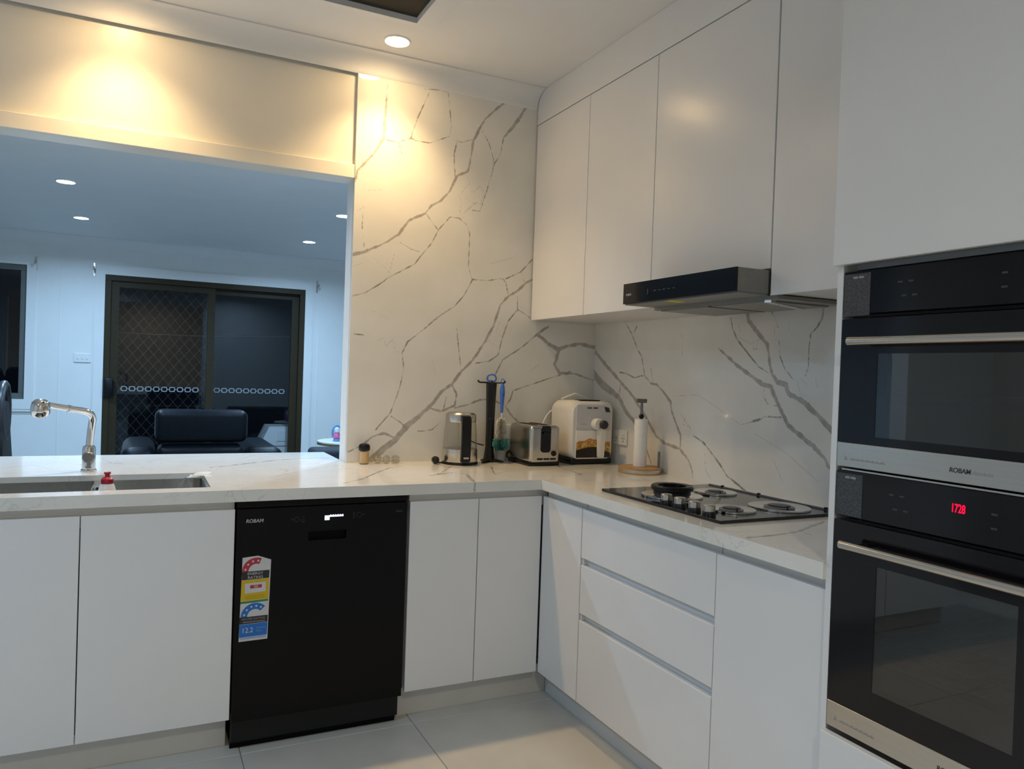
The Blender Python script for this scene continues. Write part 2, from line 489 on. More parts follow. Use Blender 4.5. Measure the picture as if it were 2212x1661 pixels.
VR=[(0,[(50,1500,14.1),(-8,1441,18.6),(-118,1372,18.1),(-243,1296,15.4),(-360,1224,12.8),(-464,1134,14.6),(-536,1062,12.3),(-604,1033,11.1),(-707,1021,11.7),(-770,977,8.6),(-795,937,4.8),(-803,897,2.4)]),(0,[(41,1359,32.3),(-16,1319,43.5),(-93,1275,39.9),(-228,1223,24.8),(-289,1161,20.7),(-348,1126,16.1),(-434,1048,7.3),(-492,960,5.2),(-515,924,2.6)]),(0,[(-243,1290,6.6),(-232,1240,6.6)]),(0,[(-252,1597,4.4),(-323,1524,4.8),(-373,1453,4.8),(-406,1421,5.8),(-428,1358,6.3),(-434,1332,6.3),(-488,1296,7.2),(-531,1292,7.7),(-591,1254,7.6),(-633,1220,11),(-643,1181,8.4),(-678,1124,8.4),(-712,1078,9.8),(-711,1021,5.9)]),(0,[(-930,1450,4.6),(-1041,1382,11.5),(-1141,1331,15.1),(-1183,1310,16.1),(-1223,1303,15.9),(-1248,1258,13.3),(-1284,1210,12.3),(-1313,1167,14.7),(-1377,1132,16),(-1444,1095,15.6),(-1484,1064,10.8),(-1500,1035,7.7)]),(0,[(-1083,1605,11.4),(-1093,1557,16.6),(-1138,1511,16.3),(-1198,1459,11.8),(-1206,1416,10.1),(-1227,1345,12.6),(-1256,1321,17.4),(-1294,1313,19.7),(-1307,1281,17.1),(-1371,1259,16.8),(-1423,1226,17.7),(-1458,1201,17.5),(-1512,1159,19.1)]),(1,[(-361,1565,4.8),(-332,1529,4.8)]),(1,[(-230,1345,5),(-288,1340,4.9),(-354,1320,4.8),(-399,1329,4.8),(-430,1332,4.7)]),(1,[(-480,1364,2.6),(-505,1297,2.6)]),(1,[(-996,1570,4.9),(-1008,1525,5.8),(-1035,1484,6.7),(-1100,1426,4.8),(-1156,1378,3.9),(-1210,1353,2.1)]),(1,[(-1206,1589,2.9),(-1233,1554,2.9),(-1246,1520,2.9)]),(1,[(-1253,1474,2.9),(-1262,1416,3.7),(-1286,1371,3.7),(-1331,1331,2.4)]),(1,[(-1452,1590,7),(-1446,1547,10.1),(-1428,1517,5.5),(-1399,1494,4.7),(-1394,1443,3.6),(-1395,1380,2.8),(-1382,1344,1.6)]),(1,[(-1190,1294,3.4),(-1185,1268,3.4),(-1210,1239,3.4),(-1255,1235,3.3)]),(1,[(-1078,1152,3.5),(-1126,1166,6.9),(-1167,1177,7.7),(-1201,1192,3.8),(-1279,1193,3.7)]),(1,[(-793,1085,2.9),(-859,1062,8.9),(-903,1030,3.2),(-952,994,8.7),(-1008,942,4.5),(-1066,919,7.5),(-1110,899,7.4),(-1154,880,4.3)]),(2,[(-655,1246,3),(-812,1257,2.8),(-933,1212,2.7),(-1001,1179,2.7),(-1072,1151,2.6)]),(2,[(-686,1518,2.9),(-703,1493,2.9),(-699,1419,2.9)]),(2,[(-706,1175,2.9),(-746,1134,2.9),(-777,1117,2.9),(-764,1082,2.9)]),(2,[(-744,1173,2.9),(-724,1127,2.9),(-770,1116,2.9)]),(2,[(-869,1017,2.8),(-879,952,2.8),(-909,919,2.8)]),(2,[(-1249,1033,2.5),(-1273,998,2.5),(-1296,960,2.5)]),(2,[(-1146,1124,2.6),(-1223,1097,2.5),(-1313,1065,2.4),(-1382,1025,2.4),(-1459,984,2.3)]),(2,[(-193,1528,3.3),(-192,1478,3.3)]),(2,[(-1038,1541,2.7),(-1052,1514,2.6),(-1041,1493,2.7),(-1110,1465,2.6),(-1151,1481,2.6),(-1135,1443,2.6),(-1112,1430,2.6)]),(2,[(-1128,1473,2.6),(-1123,1443,2.6),(-1159,1447,2.6)]),(2,[(-1433,1356,2.3),(-1429,1333,2.4),(-1443,1302,2.3)]),(2,[(-1341,1335,2.4),(-1370,1275,2.4),(-1393,1316,2.4),(-1356,1339,2.4)]),(2,[(-1375,1268,2.4),(-1395,1284,2.4)]),(2,[(-1410,1380,2.4),(-1391,1356,2.4)]),(2,[(-1233,1550,2.5),(-1226,1471,2.5)]),(2,[(-1302,1575,2.4),(-1300,1510,2.5)])]
VT=[(1,[(-1433,-599,8),(-1332,-499,8),(-1232,-339,8),(-1140,-206,8),(-1054,-152,8)]),(1,[(-856,-204,8),(-971,-390,8),(-1041,-471,8)]),(0,[(-1054,-468,12),(-933,-398,12),(-887,-455,12),(-944,-667,12)]),(1,[(-675,-236,6),(-772,-479,6),(-676,-398,6)]),(1,[(-364,-292,9),(-385,-454,9),(-405,-577,9)]),(0,[(-630,-1790,12),(-527,-1787,12),(-425,-1770,12),(-210,-1676,12)]),(1,[(-425,-1770,5),(-419,-1819,5)]),(1,[(-1839,-61,9),(-1740,2,9),(-1555,145,9),(-1404,197,9),(-1271,197,9)]),(2,[(-2428,285,7),(-2302,100,7),(-2274,203,7),(-2155,128,7)]),(2,[(-2072,170,6),(-2008,278,6),(-1841,347,6)]),(2,[(-2243,314,6),(-2190,134,6),(-2072,60,6)]),(2,[(-1703,-440,6),(-1482,-205,6),(-1319,-72,6)]),(2,[(-1695,229,6),(-1573,411,6),(-1474,383,6)]),(2,[(-2562,47,7),(-2468,129,7),(-2329,-137,7)])]
# ------------------------------------------------------------------ material palette
M = {}
M['wall'] = mat('painted_plaster_white', (0.80, 0.80, 0.78), 0.55, var=0.015, scale=6, bump=0.03, bscale=300)
M['ceil'] = mat('ceiling_plaster', (0.80, 0.80, 0.79), 0.7, var=0.015, scale=4)
M['panel'] = mat('painted_header_panel', (0.80, 0.77, 0.69), 0.32, var=0.01, scale=5)
M['door'] = mat('white_satin_laminate', (0.80, 0.80, 0.80), 0.25, var=0.008, scale=8)
M['carc'] = mat('white_melamine_carcass', (0.72, 0.72, 0.71), 0.5, var=0.01)
M['kick'] = mat('kickboard_laminate', (0.72, 0.715, 0.69), 0.45, var=0.02, scale=10)
M['rail'] = mat('finger_rail_white', (0.78, 0.78, 0.77), 0.45, var=0.01)
M['marble'] = marble_mat('veined_white_stone', 0.07)
M['bench'] = marble_mat('veined_white_stone_bench', 0.10, minor=0.35)
M['black'] = mat('black_gloss_panel', (0.004, 0.004, 0.006), 0.10, var=0.1, spec=0.4)
M['dwblack'] = mat('black_satin_steel', (0.005, 0.005, 0.006), 0.34, var=0.08, scale=60, spec=0.15)
M['dwdark'] = mat('black_recess_plastic', (0.003, 0.003, 0.004), 0.5, var=0.1, spec=0.1)
M['bplast'] = mat('black_plastic', (0.008, 0.008, 0.009), 0.32, var=0.1, spec=0.3)
M['rubber'] = mat('black_rubber_cable', (0.012, 0.012, 0.012), 0.6, var=0.1)
M['steel'] = mat('brushed_stainless', (0.56, 0.54, 0.50), 0.26, 1.0, var=0.06, scale=90, stretch=(1, 1, 14))
M['steelh'] = mat('brushed_stainless_horizontal', (0.58, 0.56, 0.52), 0.24, 1.0, var=0.06, scale=90, stretch=(1, 0.1, 14))
M['dsteel'] = mat('dark_hood_steel', (0.27, 0.26, 0.24), 0.36, 1.0, var=0.05, scale=70)  # one even dark grey steel for the rangehood
M['chrome'] = mat('polished_chrome', (0.72, 0.71, 0.70), 0.07, 1.0, var=0.02)
M['sink'] = mat('sink_stainless', (0.36, 0.35, 0.32), 0.36, 1.0, var=0.05, scale=60)
M['grout'] = mat('floor_grout', (0.30, 0.29, 0.27), 0.8, var=0.08)
M['tile'] = mat('polished_porcelain_tile', (0.65, 0.625, 0.57), 0.22, var=0.05, scale=5)
M['white'] = mat('white_plastic', (0.80, 0.80, 0.78), 0.35, var=0.01)
M['fryer'] = mat('cream_white_plastic', (0.82, 0.80, 0.74), 0.3, var=0.01)
M['fgrey'] = mat('silver_print_panel', (0.66, 0.65, 0.66), 0.35, var=0.02)
M['dgrey'] = mat('dark_grey_plastic', (0.035, 0.036, 0.04), 0.35, var=0.1)
M['mgrey'] = mat('mid_grey_metal', (0.20, 0.20, 0.20), 0.35, 0.6, var=0.08)
M['blue'] = mat('bright_blue_plastic', (0.05, 0.17, 0.62), 0.35, var=0.04)
M['green'] = mat('teal_green_bristle', (0.10, 0.33, 0.30), 0.6, var=0.15, scale=120)
M['bristle'] = mat('cream_bristle', (0.74, 0.71, 0.62), 0.8, var=0.1, scale=200)
M['wood'] = mat('bamboo_wood', (0.46, 0.27, 0.11), 0.4, var=0.16, scale=18, stretch=(1, 9, 9))
M['paper'] = mat('soft_white_paper', (0.84, 0.83, 0.80), 0.85, var=0.02, scale=60, bump=0.15, bscale=120)
M['amber'] = mat('bamboo_toothpicks', (0.80, 0.55, 0.27), 0.5, var=0.15, scale=160, stretch=(6, 6, 0.4))
M['red'] = mat('crimson_cap_plastic', (0.42, 0.012, 0.03), 0.35, var=0.05)
M['leather'] = mat('black_leather', (0.004, 0.006, 0.009), 0.40, spec=0.16, var=0.2, scale=40, bump=0.25, bscale=350)
M['fabric'] = mat('charcoal_fabric', (0.010, 0.013, 0.019), 0.75, var=0.2, scale=220)
M['bronze'] = mat('dark_bronze_aluminium', (0.040, 0.030, 0.015), 0.45, 0.0, spec=0.2, var=0.06)
M['alum'] = mat('grey_window_aluminium', (0.12, 0.13, 0.125), 0.45, 0.0, var=0.06)
M['night'] = glass('night_window_glass', (0.90, 0.92, 0.93), 1.42)
M['tint'] = glass('smoked_oven_glass', (0.34, 0.35, 0.33), 2.0)
M['clear'] = glass('clear_kettle_glass', (0.97, 0.965, 0.95), 1.4)
M['frost'] = glass('frosted_plastic', (0.7, 0.72, 0.72), 1.3, 0.15, 0.45)
M['film'] = glass('clear_plastic_film', (0.8, 0.8, 0.8), 1.4, 0.12, 0.55)
M['crystal'] = glass('cut_crystal_glass', (0.86, 0.85, 0.82), 3.2, 0.02)
M['cavity'] = mat('oven_cavity_enamel', (0.20, 0.21, 0.19), 0.35, var=0.1)
M['print'] = mat('pale_print_ink', (0.45, 0.46, 0.48), 0.5, var=0.02)
M['fprint'] = mat('faint_print_ink', (0.035, 0.038, 0.043), 0.5, var=0.02)
M['dprint'] = mat('dark_print_ink', (0.05, 0.05, 0.05), 0.5, var=0.02)
M['gprint'] = mat('grey_print_ink', (0.30, 0.30, 0.29), 0.5, var=0.02)
M['lcd'] = mat('lit_lcd_display', (0.6, 0.7, 0.9), 0.4, emit=(0.62, 0.72, 1.0), estr=1.1)
M['led'] = mat('red_led_digits', (0.6, 0.0, 0.02), 0.4, emit=(1.0, 0.0, 0.03), estr=1.3)
M['sticker'] = mat('white_sticker_paper', (0.60, 0.60, 0.60), 0.5, var=0.02)
M['sred'] = mat('sticker_red_ink', (0.42, 0.03, 0.05), 0.5, var=0.03)
M['syel'] = mat('sticker_yellow_ink', (0.62, 0.42, 0.01), 0.5, var=0.03)
M['sgrn'] = mat('sticker_green_ink', (0.03, 0.22, 0.06), 0.5, var=0.03)
M['sblu'] = mat('sticker_blue_ink', (0.01, 0.15, 0.52), 0.5, var=0.03)
M['sblk'] = mat('sticker_black_ink', (0.02, 0.016, 0.02), 0.5, var=0.03)
M['yellow'] = mat('yellow_warning_sticker', (0.80, 0.70, 0.0), 0.5, var=0.03)
M['olabel'] = mat('grey_printed_oven_label', (0.055, 0.058, 0.065), 0.45, var=0.75, scale=420, stretch=(1, 0.6, 1.2))
M['void'] = mat('dark_skylight_void', (0.035, 0.031, 0.024), 0.6, spec=0.15, var=0.1)
M['pink'] = mat('pink_toy_paint', (0.62, 0.12, 0.26), 0.5, var=0.05)
M['toyb'] = mat('blue_toy_paint', (0.12, 0.30, 0.52), 0.5, var=0.05)
M['toyn'] = mat('navy_toy_paint', (0.06, 0.07, 0.25), 0.5, var=0.05)
M['concrete'] = mat('patio_concrete', (0.12, 0.12, 0.115), 0.8, var=0.12, scale=9)

def food_mat():
    m = bpy.data.materials.new('printed_food_photo')
    m.use_nodes = True
    nt = m.node_tree
    p = nt.nodes['Principled BSDF']
    tc = nt.nodes.new('ShaderNodeTexCoord')
    vo = nt.nodes.new('ShaderNodeTexVoronoi')
    vo.inputs['Scale'].default_value = 75
    nz = nt.nodes.new('ShaderNodeTexNoise')
    nz.inputs['Scale'].default_value = 45
    nt.links.new(tc.outputs['Object'], vo.inputs['Vector'])
    nt.links.new(tc.outputs['Object'], nz.inputs['Vector'])
    mx = nt.nodes.new('ShaderNodeMath'); mx.operation = 'MULTIPLY_ADD'
    nt.links.new(vo.outputs['Distance'], mx.inputs[0]); mx.inputs[1].default_value = 0.55
    nt.links.new(nz.outputs['Fac'], mx.inputs[2])
    rp = nt.nodes.new('ShaderNodeValToRGB')
    cr = rp.color_ramp
    cr.elements[0].position = 0.40; cr.elements[0].color = (0.10, 0.03, 0.005, 1)
    cr.elements[1].position = 0.9; cr.elements[1].color = (0.70, 0.50, 0.18, 1)
    for pos, c in ((0.5, (0.55, 0.20, 0.015)), (0.6, (0.62, 0.33, 0.04)), (0.67, (0.12, 0.16, 0.02)), (0.74, (0.6, 0.25, 0.05))):
        e = cr.elements.new(pos); e.color = (*c, 1)
    nt.links.new(mx.outputs[0], rp.inputs['Fac'])
    nt.links.new(rp.outputs['Color'], p.inputs['Base Color'])
    p.inputs['Roughness'].default_value = 0.3
    return m
M['food'] = food_mat()

def lamp_mat(name, col, s):
    return mat(name, (0.9, 0.9, 0.9), 0.5, emit=col, estr=s)
M['lampw'] = lamp_mat('warm_lamp_diffuser', (1.0, 0.67, 0.32), 60)
M['lampc'] = lamp_mat('cool_lamp_diffuser', (0.80, 0.90, 1.0), 14)

# ------------------------------------------------------------------ structure: floor and tiles
HC, HL = 2.70, 2.40            # ceiling heights kitchen / living
XL, XR = -4.6, 0.0
YB = -5.2                      # wall behind the camera
YF = 4.4                       # far wall of the living room
fl = obj('floor', bx(XL - 0.1, 1.7, YB - 0.1, 4.5, -0.12, -0.004), M['grout'])
tag(fl, 'grout bed and slab under large pale porcelain floor tiles', 'floor', kind='structure')
tile_me = {}
def tile(x0, x1, y0, y1):
    k = (round(x1 - x0, 3), round(y1 - y0, 3))
    if k not in tile_me:
        b = bx(-(x1 - x0) / 2, (x1 - x0) / 2, -(y1 - y0) / 2, (y1 - y0) / 2, -0.008, 0.0, bev=0.0012, seg=1)
        me = bpy.data.meshes.new('floor_tile'); b.to_mesh(me); b.free(); me.materials.append(M['tile'])
        tile_me[k] = me
    o = bpy.data.objects.new('floor_tile', tile_me[k])
    COL.objects.link(o)
    o.parent = fl
    o.location = ((x0 + x1) / 2, (y0 + y1) / 2, 0)
g = 0.0015
xs = [-0.54 - 0.612 * k for k in range(7)]
xs = [0.0] + xs
ys = [-0.652 + 0.612 * 1 - 0.04] + [-0.652 - 0.612 * k for k in range(8)]
for i in range(len(xs) - 1):
    for j in range(len(ys) - 1):
        tile(xs[i + 1] + g, xs[i] - g, ys[j + 1] + g, ys[j] - g)

# ------------------------------------------------------------------ walls
XE = -1.274                     # free end of the stone clad wall
WT = 0.12
wb = obj('wall_back', bx(XE + 0.001, 0.15, 0.021, WT, 0, HC), M['wall'])
tag(wb, 'full height wall stub behind the kettle and toaster', 'wall', kind='structure')
mp = grid_slab('stone_panel', 'y', XE, 0.0, 0.9, 2.66, 0.0, 0.02, 0.005)
vein_fields(mp, VB, (0, 2))
obj('stone_panel', mp, M['marble'], wb)
obj('end_panel', bx(XE - 0.0015, XE, 0.02, WT + 0.001, 0.9, 2.155), M['wall'], wb)

wr = obj('wall_right', bx(0.021, 0.15, YB, 0.021, 0, HC), M['wall'])
tag(wr, 'wall behind the cooktop and the overhead cabinets', 'wall', kind='structure')
mp = grid_slab('stone_panel', 'x', -2.064, 0.0, 0.9, 1.66, 0.0, 0.02, 0.005)
vein_fields(mp, VR, (1, 2))
obj('stone_panel', mp, M['marble'], wr)
obj('plaster_face', bx(0.0, 0.02, YB, -2.066, 0, HC), M['wall'], wr)

hd = obj('wall_header', bx(-3.7, XE, 0.02, WT, 2.155, HC), M['panel'])
tag(hd, 'cream painted header over the opening above the peninsula', 'wall', kind='structure')
obj('bottom_band', bx(-3.7, XE - 0.002, 0.0, 0.02, 2.155, 2.215, bev=0.002, seg=1), M['panel'], hd)
obj('wall_side', bx(XL, -3.7, 0.0, WT, 0, HC), M['wall'])['kind'] = 'structure'
obj('wall_left', bx(XL - 0.1, XL, YB, YF, 0, HC), M['wall'])['kind'] = 'structure'
obj('wall_rear', bx(XL, 0.15, YB - 0.1, YB, 0, HC), M['wall'])['kind'] = 'structure'
ce = obj('ceiling', holes(B(), 'z', HC, HC + 0.1, [XL, -1.90, -1.155, 0.15], [YB, -1.15, -0.43, WT], lambda u, v: -1.90 < u < -1.155 and -1.15 < v < -0.43), M['ceil'])
tag(ce, 'flat white plaster kitchen ceiling', 'ceiling', kind='structure')
obj('ceiling_living', bx(XL, 1.6, WT, YF, HL, HL + 0.1), M['ceil'])['kind'] = 'structure'
obj('wall_living', bx(1.5, 1.6, WT, YF, 0, HL), M['wall'])['kind'] = 'structure'
obj('wall_partition', bx(0.15, 1.6, 0.021, WT, 0, HL), M['wall'])['kind'] = 'structure'

# far wall of the living room with the openings for a window and a sliding door
DX0, DX1, DZ = -2.395, -0.636, 2.085
WX0, WX1, WZ0, WZ1 = -4.2, -2.99, 0.958, 2.114
def sk(u, v):
    return (DX0 < u < DX1 and v < DZ) or (WX0 < u < WX1 and WZ0 < v < WZ1)
wf = obj('wall_far', holes(B(), 'y', YF, YF + 0.14, [XL, WX0, WX1, DX0, DX1, 1.6], [0, WZ0, DZ, WZ1, HL], sk), M['wall'])
tag(wf, 'pale living room wall holding the window and sliding door', 'wall', kind='structure')
for x in (-2.74, -0.50):
    obj('sheet_joint', bx(x, x + 0.006, YF - 0.003, YF, 0.1, 2.30), M['wall'], wf)

def cove(name, x0, x1, yw, zc, s, sgn, mtl):
    """quarter-round cornice running along x against a wall face at y=yw (room towards sgn)"""
    pts = [(yw, zc), (yw + sgn * s, zc), (yw + sgn * s, zc - 0.006)]
    for k in range(11):
        a = math.radians(90 * k / 10)
        pts.append((yw + sgn * (s - 0.004 - (s - 0.008) * math.sin(a)), zc - 0.006 - (s - 0.012) * (1 - math.cos(a))))
    pts.append((yw, zc - s))
    o = obj(name, prism(B(), pts, 'x', x0, x1), mtl, smooth=True)
    return o
tag(cove('trim_1', -4.6, -0.384, 0.0, HC, 0.085, -1, M['ceil']), 'coved plaster cornice above the stone wall and header', 'cornice', kind='structure')
tag(cove('trim_2', XL, 1.5, YF, HL, 0.09, -1, M['ceil']), 'coved plaster cornice along the living room wall', 'cornice', kind='structure')

# dark square skylight in the ceiling
wn = thing('window_2', 'dark square skylight with a white mitred frame in the kitchen ceiling', 'skylight', (-1.5275, -0.79, HC), kind='structure')
obj('pane', bx(-1.899, -1.156, -1.149, -0.431, HC + 0.012, HC + 0.02), M['void'], wn)
x0, x1, y0, y1, w = -1.90, -1.155, -1.15, -0.43, 0.075
for pts in ([(x0, y1), (x1, y1), (x1 + w, y1 + w * 0.55), (x0 - w, y1 + w * 0.55)], [(x1, y0), (x1 + w, y0 - w * 0.55), (x1 + w, y1 + w * 0.55), (x1, y1)],
            [(x0, y0), (x0 - w, y0 - w * 0.55), (x1 + w, y0 - w * 0.55), (x1, y0)], [(x0, y0), (x0, y1), (x0 - w, y1 + w * 0.55), (x0 - w, y0 - w * 0.55)]):
    b = B()
    q = [b.verts.new((*p, HC)) for p in pts]
    r = []
    for p in pts:
        inner = (x0 - 1e-6 <= p[0] <= x1 + 1e-6 and y0 - 1e-6 <= p[1] <= y1 + 1e-6)
        r.append(b.verts.new((*p, HC - (0.010 if inner else 0.006))))
    for k in range(4):
        b.faces.new((q[k], q[(k + 1) % 4], r[(k + 1) % 4], r[k]))
    b.faces.new(q); b.faces.new(r[::-1])
    obj('frame', b, M['ceil'], wn)

# ------------------------------------------------------------------ window and sliding door of the living room
w1 = thing('window_1', 'dark window in a grey aluminium frame beside the sliding door', 'window', (-3.6, YF, WZ0), kind='structure')
for a in ((WX0, WX1, WZ1 - 0.05, WZ1), (WX0, WX1, WZ0, WZ0 + 0.05), (WX1 - 0.045, WX1, WZ0 + 0.05, WZ1 - 0.05), (WX0, WX0 + 0.045, WZ0 + 0.05, WZ1 - 0.05), (-3.62, -3.575, WZ0 + 0.05, WZ1 - 0.05)):
    obj('frame', bx(a[0], a[1], YF + 0.01, YF + 0.07, a[2], a[3], bev=0.002, seg=1), M['alum'], w1)
for a in ((WX0 + 0.045, -3.62), (-3.575, WX1 - 0.045)):
    obj('pane', bx(a[0], a[1], YF + 0.04, YF + 0.044, WZ0 + 0.05, WZ1 - 0.05), M['night'], w1)
obj('architrave', holes(B(), 'y', YF - 0.012, YF, [WX0 - 0.07, WX0, WX1, WX1 + 0.07], [WZ0 - 0.085, WZ0, WZ1, WZ1 + 0.02], lambda u, v: WX0 < u < WX1 and WZ0 < v < WZ1), M['wall'], w1)
obj('sill', bx(WX0 - 0.09, WX1 + 0.09, YF - 0.02, YF, WZ0 - 0.105, WZ0 - 0.09), M['wall'], w1)

d1 = thing('door_1', 'dark bronze sliding glass door with a diamond security screen', 'door', ((DX0 + DX1) / 2, YF, 0), kind='structure')
fw = 0.05
for a in ((DX0, DX0 + fw, 0.04, DZ - fw), (DX1 - fw, DX1, 0.04, DZ - fw), (DX0, DX1, DZ - fw, DZ), (DX0, DX1, 0, 0.04)):
    obj('frame', bx(a[0], a[1], YF - 0.004, YF + 0.11, a[2], a[3], bev=0.002, seg=1), M['bronze'], d1)
XM = -1.504
def leaf(x0, x1, y):
    lf = obj('leaf', holes(B(), 'y', y, y + 0.035, [x0, x0 + 0.065, x1 - 0.065, x1], [0.04, 0.14, DZ - fw - 0.055, DZ - fw], lambda u, v: x0 + 0.065 < u < x1 - 0.065 and 0.14 < v < DZ - fw - 0.055), M['bronze'], d1)
    obj('pane', bx(x0 + 0.065, x1 - 0.065, y + 0.014, y + 0.019, 0.14, DZ - fw - 0.055), M['night'], lf)
    return lf
lf1 = leaf(DX0 + fw, XM + 0.035, YF + 0.02)
lf2 = leaf(XM - 0.035, DX1 - fw, YF + 0.065)
# safety markers: chain of small rounded squares on the glass
def ring_marker():
    b = B()
    po = rrect(0.052, 0.046, 0.014, 3); pi = rrect(0.036, 0.030, 0.009, 3)
    A = [b.verts.new((p[0], 0, p[1])) for p in po]; C = [b.verts.new((p[0], 0, p[1])) for p in pi]
    n = len(A)
    for k in range(n):
        b.faces.new((A[k], A[(k + 1) % n], C[(k + 1) % n], C[k]))
    for s in (-1, 1):
        q = [b.verts.new((s * 0.026, 0, 0.003)), b.verts.new((s * 0.034, 0, 0.003)), b.verts.new((s * 0.034, 0, -0.003)), b.verts.new((s * 0.026, 0, -0.003))]
        b.faces.new(q)
    me = bpy.data.meshes.new('safety_marker'); b.to_mesh(me); b.free()
    me.materials.append(mat('etched_marker', (0.28, 0.31, 0.33), 0.6))
    return me
rm = ring_marker()
rl = root_loc(d1)
for (lf, xa, n, y) in ((lf1, DX0 + fw + 0.12, 10, YF + 0.0335), (lf2, XM + 0.075, 10, YF + 0.0785)):
    for k in range(n):
        o = bpy.data.objects.new('safety_marker', rm)
        COL.objects.link(o); o.parent = lf
        o.location = Vector((xa + k * 0.067 + (0.0 if lf is lf1 else 0.0), y, 1.066)) - rl
# diamond security screen outside the sliding leaf
b = B()
sx0, sx1, sz0, sz1 = DX0 + fw + 0.05, XM - 0.03, 0.1, DZ - fw - 0.03
pitch = 0.088
def clipseg(c, s):
    pts = []
    # line x = sx0 + t, z = c + s*t*1.25
    t0, t1 = 0.0, sx1 - sx0
    k = s * 1.25
    lo, hi = sorted(((sz0 - c) / k, (sz1 - c) / k))
    t0 = max(t0, lo); t1 = min(t1, hi)
    if t1 - t0 < 0.01: return None
    return (sx0 + t0, c + k * t0), (sx0 + t1, c + k * t1)
for s in (1, -1):
    c = sz0 - 1.3
    while c < sz1 + 1.3:
        q = clipseg(c, s)
        if q:
            tube(b, [(q[0][0], YF + 0.115, q[0][1]), (q[1][0], YF + 0.115, q[1][1])], 0.0022, 4)
        c += pitch * 1.25
obj('security_screen', b, mat('grey_screen_wire', (0.06, 0.06, 0.055), 0.5), d1)
b = B()
box(b, DX0 + 0.005, DX0 + 0.085, YF - 0.03, YF - 0.002, 0.985, 1.16, bev=0.012)
obj('lock_body', b, M['bplast'], d1, smooth=True)
obj('pull_handle', tube(B(), [(DX0 + 0.075, YF - 0.02, 1.14), (DX0 + 0.095, YF - 0.05, 1.12), (DX0 + 0.095, YF - 0.05, 1.02), (DX0 + 0.075, YF - 0.02, 1.0)], 0.008, 8), M['bplast'], d1, smooth=True)
obj('architrave', holes(B(), 'y', YF - 0.012, YF, [DX0 - 0.075, DX0, DX1, DX1 + 0.075], [0, DZ, DZ + 0.085], lambda u, v: DX0 < u < DX1 and v < DZ), M['wall'], d1)
obj('skirting', bx(0, 0.001, 0, 0.001, 0, 0.001), M['wall'], d1) if False else None
pt = obj('ground', bx(-3.6, 0.6, YF + 0.15, 6.6, -0.12, 0.0), M['concrete'])
tag(pt, 'dark concrete patio outside the sliding door', 'patio', kind='structure')
# ------------------------------------------------------------------ cabinetry
DB, DR, DU, DT = 0.671, 0.653, 0.3815, 0.645
YD, XD = -0.651, -0.633        # faces of base doors (back run / cooktop run)
ZT, ZB, HB, TB = 0.832, 0.122, 0.90, 0.0394
GAP = 0.0016

def hollow_y(b, x0, x1, y0, y1, z0, z1, t=0.016):
    """carcass open towards -y"""
    box(b, x0, x0 + t, y0, y1, z0, z1); box(b, x1 - t, x1, y0, y1, z0, z1)
    box(b, x0 + t, x1 - t, y0, y1, z0, z0 + t); box(b, x0 + t, x1 - t, y1 - t, y1, z0 + t, z1)
    return b
def hollow_x(b, x0, x1, y0, y1, z0, z1, t=0.016, top=False):
    """carcass open towards -x"""
    box(b, x0, x1, y0, y0 + t, z0, z1); box(b, x0, x1, y1 - t, y1, z0, z1)
    box(b, x0, x1, y0 + t, y1 - t, z0, z0 + t); box(b, x1 - t, x1, y0 + t, y1 - t, z0 + t, z1)
    if top: box(b, x0, x1 - t, y0 + t, y1 - t, z1 - t, z1)
    return b
def door_y(parent, x0, x1, z0=ZB, z1=ZT, name='door'):
    return obj(name, bx(x0 + GAP, x1 - GAP, YD, YD + 0.018, z0, z1, bev=0.0012, seg=1), M['door'], parent)
def door_x(parent, y0, y1, z0=ZB, z1=ZT, xf=XD, name='door'):
    return obj(name, bx(xf, xf + 0.018, min(y0, y1) + GAP, max(y0, y1) - GAP, z0, z1, bev=0.0012, seg=1), M['door'], parent)
def rail_y(parent, x0, x1):
    obj('finger_rail', bx(x0, x1, YD + 0.022, YD + 0.034, ZT - 0.04, HB - TB), M['rail'], parent)
def rail_x(parent, y0, y1, z0=ZT - 0.04, z1=HB - TB):
    return obj('finger_rail', bx(XD + 0.022, XD + 0.034, min(y0, y1), max(y0, y1), z0, z1), M['rail'], parent)

X1, X2, X3, XG = -2.2566, -1.803, -1.200, -0.913
# sink cabinet, two doors
c = thing('base_cabinet', 'white two-door base cabinet under the double sink', 'cabinet', (-2.25, -0.35, 0.12))
obj('carcass', hollow_y(B(), -2.715, X2 - 0.002, YD + 0.035, -0.05, ZB, 0.66), M['carc'], c)
door_y(c, -2.715, X1); door_y(c, X1, X2); rail_y(c, -2.715, X2 - 0.002)
c = thing('base_cabinet', 'white base cabinet at the far end of the peninsula past the sink', 'cabinet', (-3.0, -0.35, 0.12))
obj('carcass', hollow_y(B(), -3.3, -2.717, YD + 0.035, -0.05, ZB, HB - TB - 0.002), M['carc'], c)
door_y(c, -3.3, -2.716); rail_y(c, -3.3, -2.717)
# corner cabinet between dishwasher and corner
c = thing('base_cabinet', 'white two-door base cabinet between the black dishwasher and the corner', 'cabinet', (-0.9, -0.35, 0.12))
obj('carcass', hollow_y(B(), X3 + 0.012, -0.56, YD + 0.035, -0.03, ZB, HB - TB - 0.002), M['carc'], c)
door_y(c, X3 + 0.008, XG); door_y(c, XG, XD - 0.003); rail_y(c, X3 + 0.012, -0.60)
# corner door on the cooktop run
c = thing('base_cabinet', 'narrow white single-door base cabinet in the inner corner', 'cabinet', (-0.4, -0.8, 0.12))
obj('carcass', hollow_x(B(), XD + 0.035, -0.03, -0.953 + 0.001, YD - 0.005, ZB, HB - TB - 0.002), M['carc'], c)
door_x(c, -0.953, YD - 0.003); rail_x(c, -0.953, YD - 0.005)
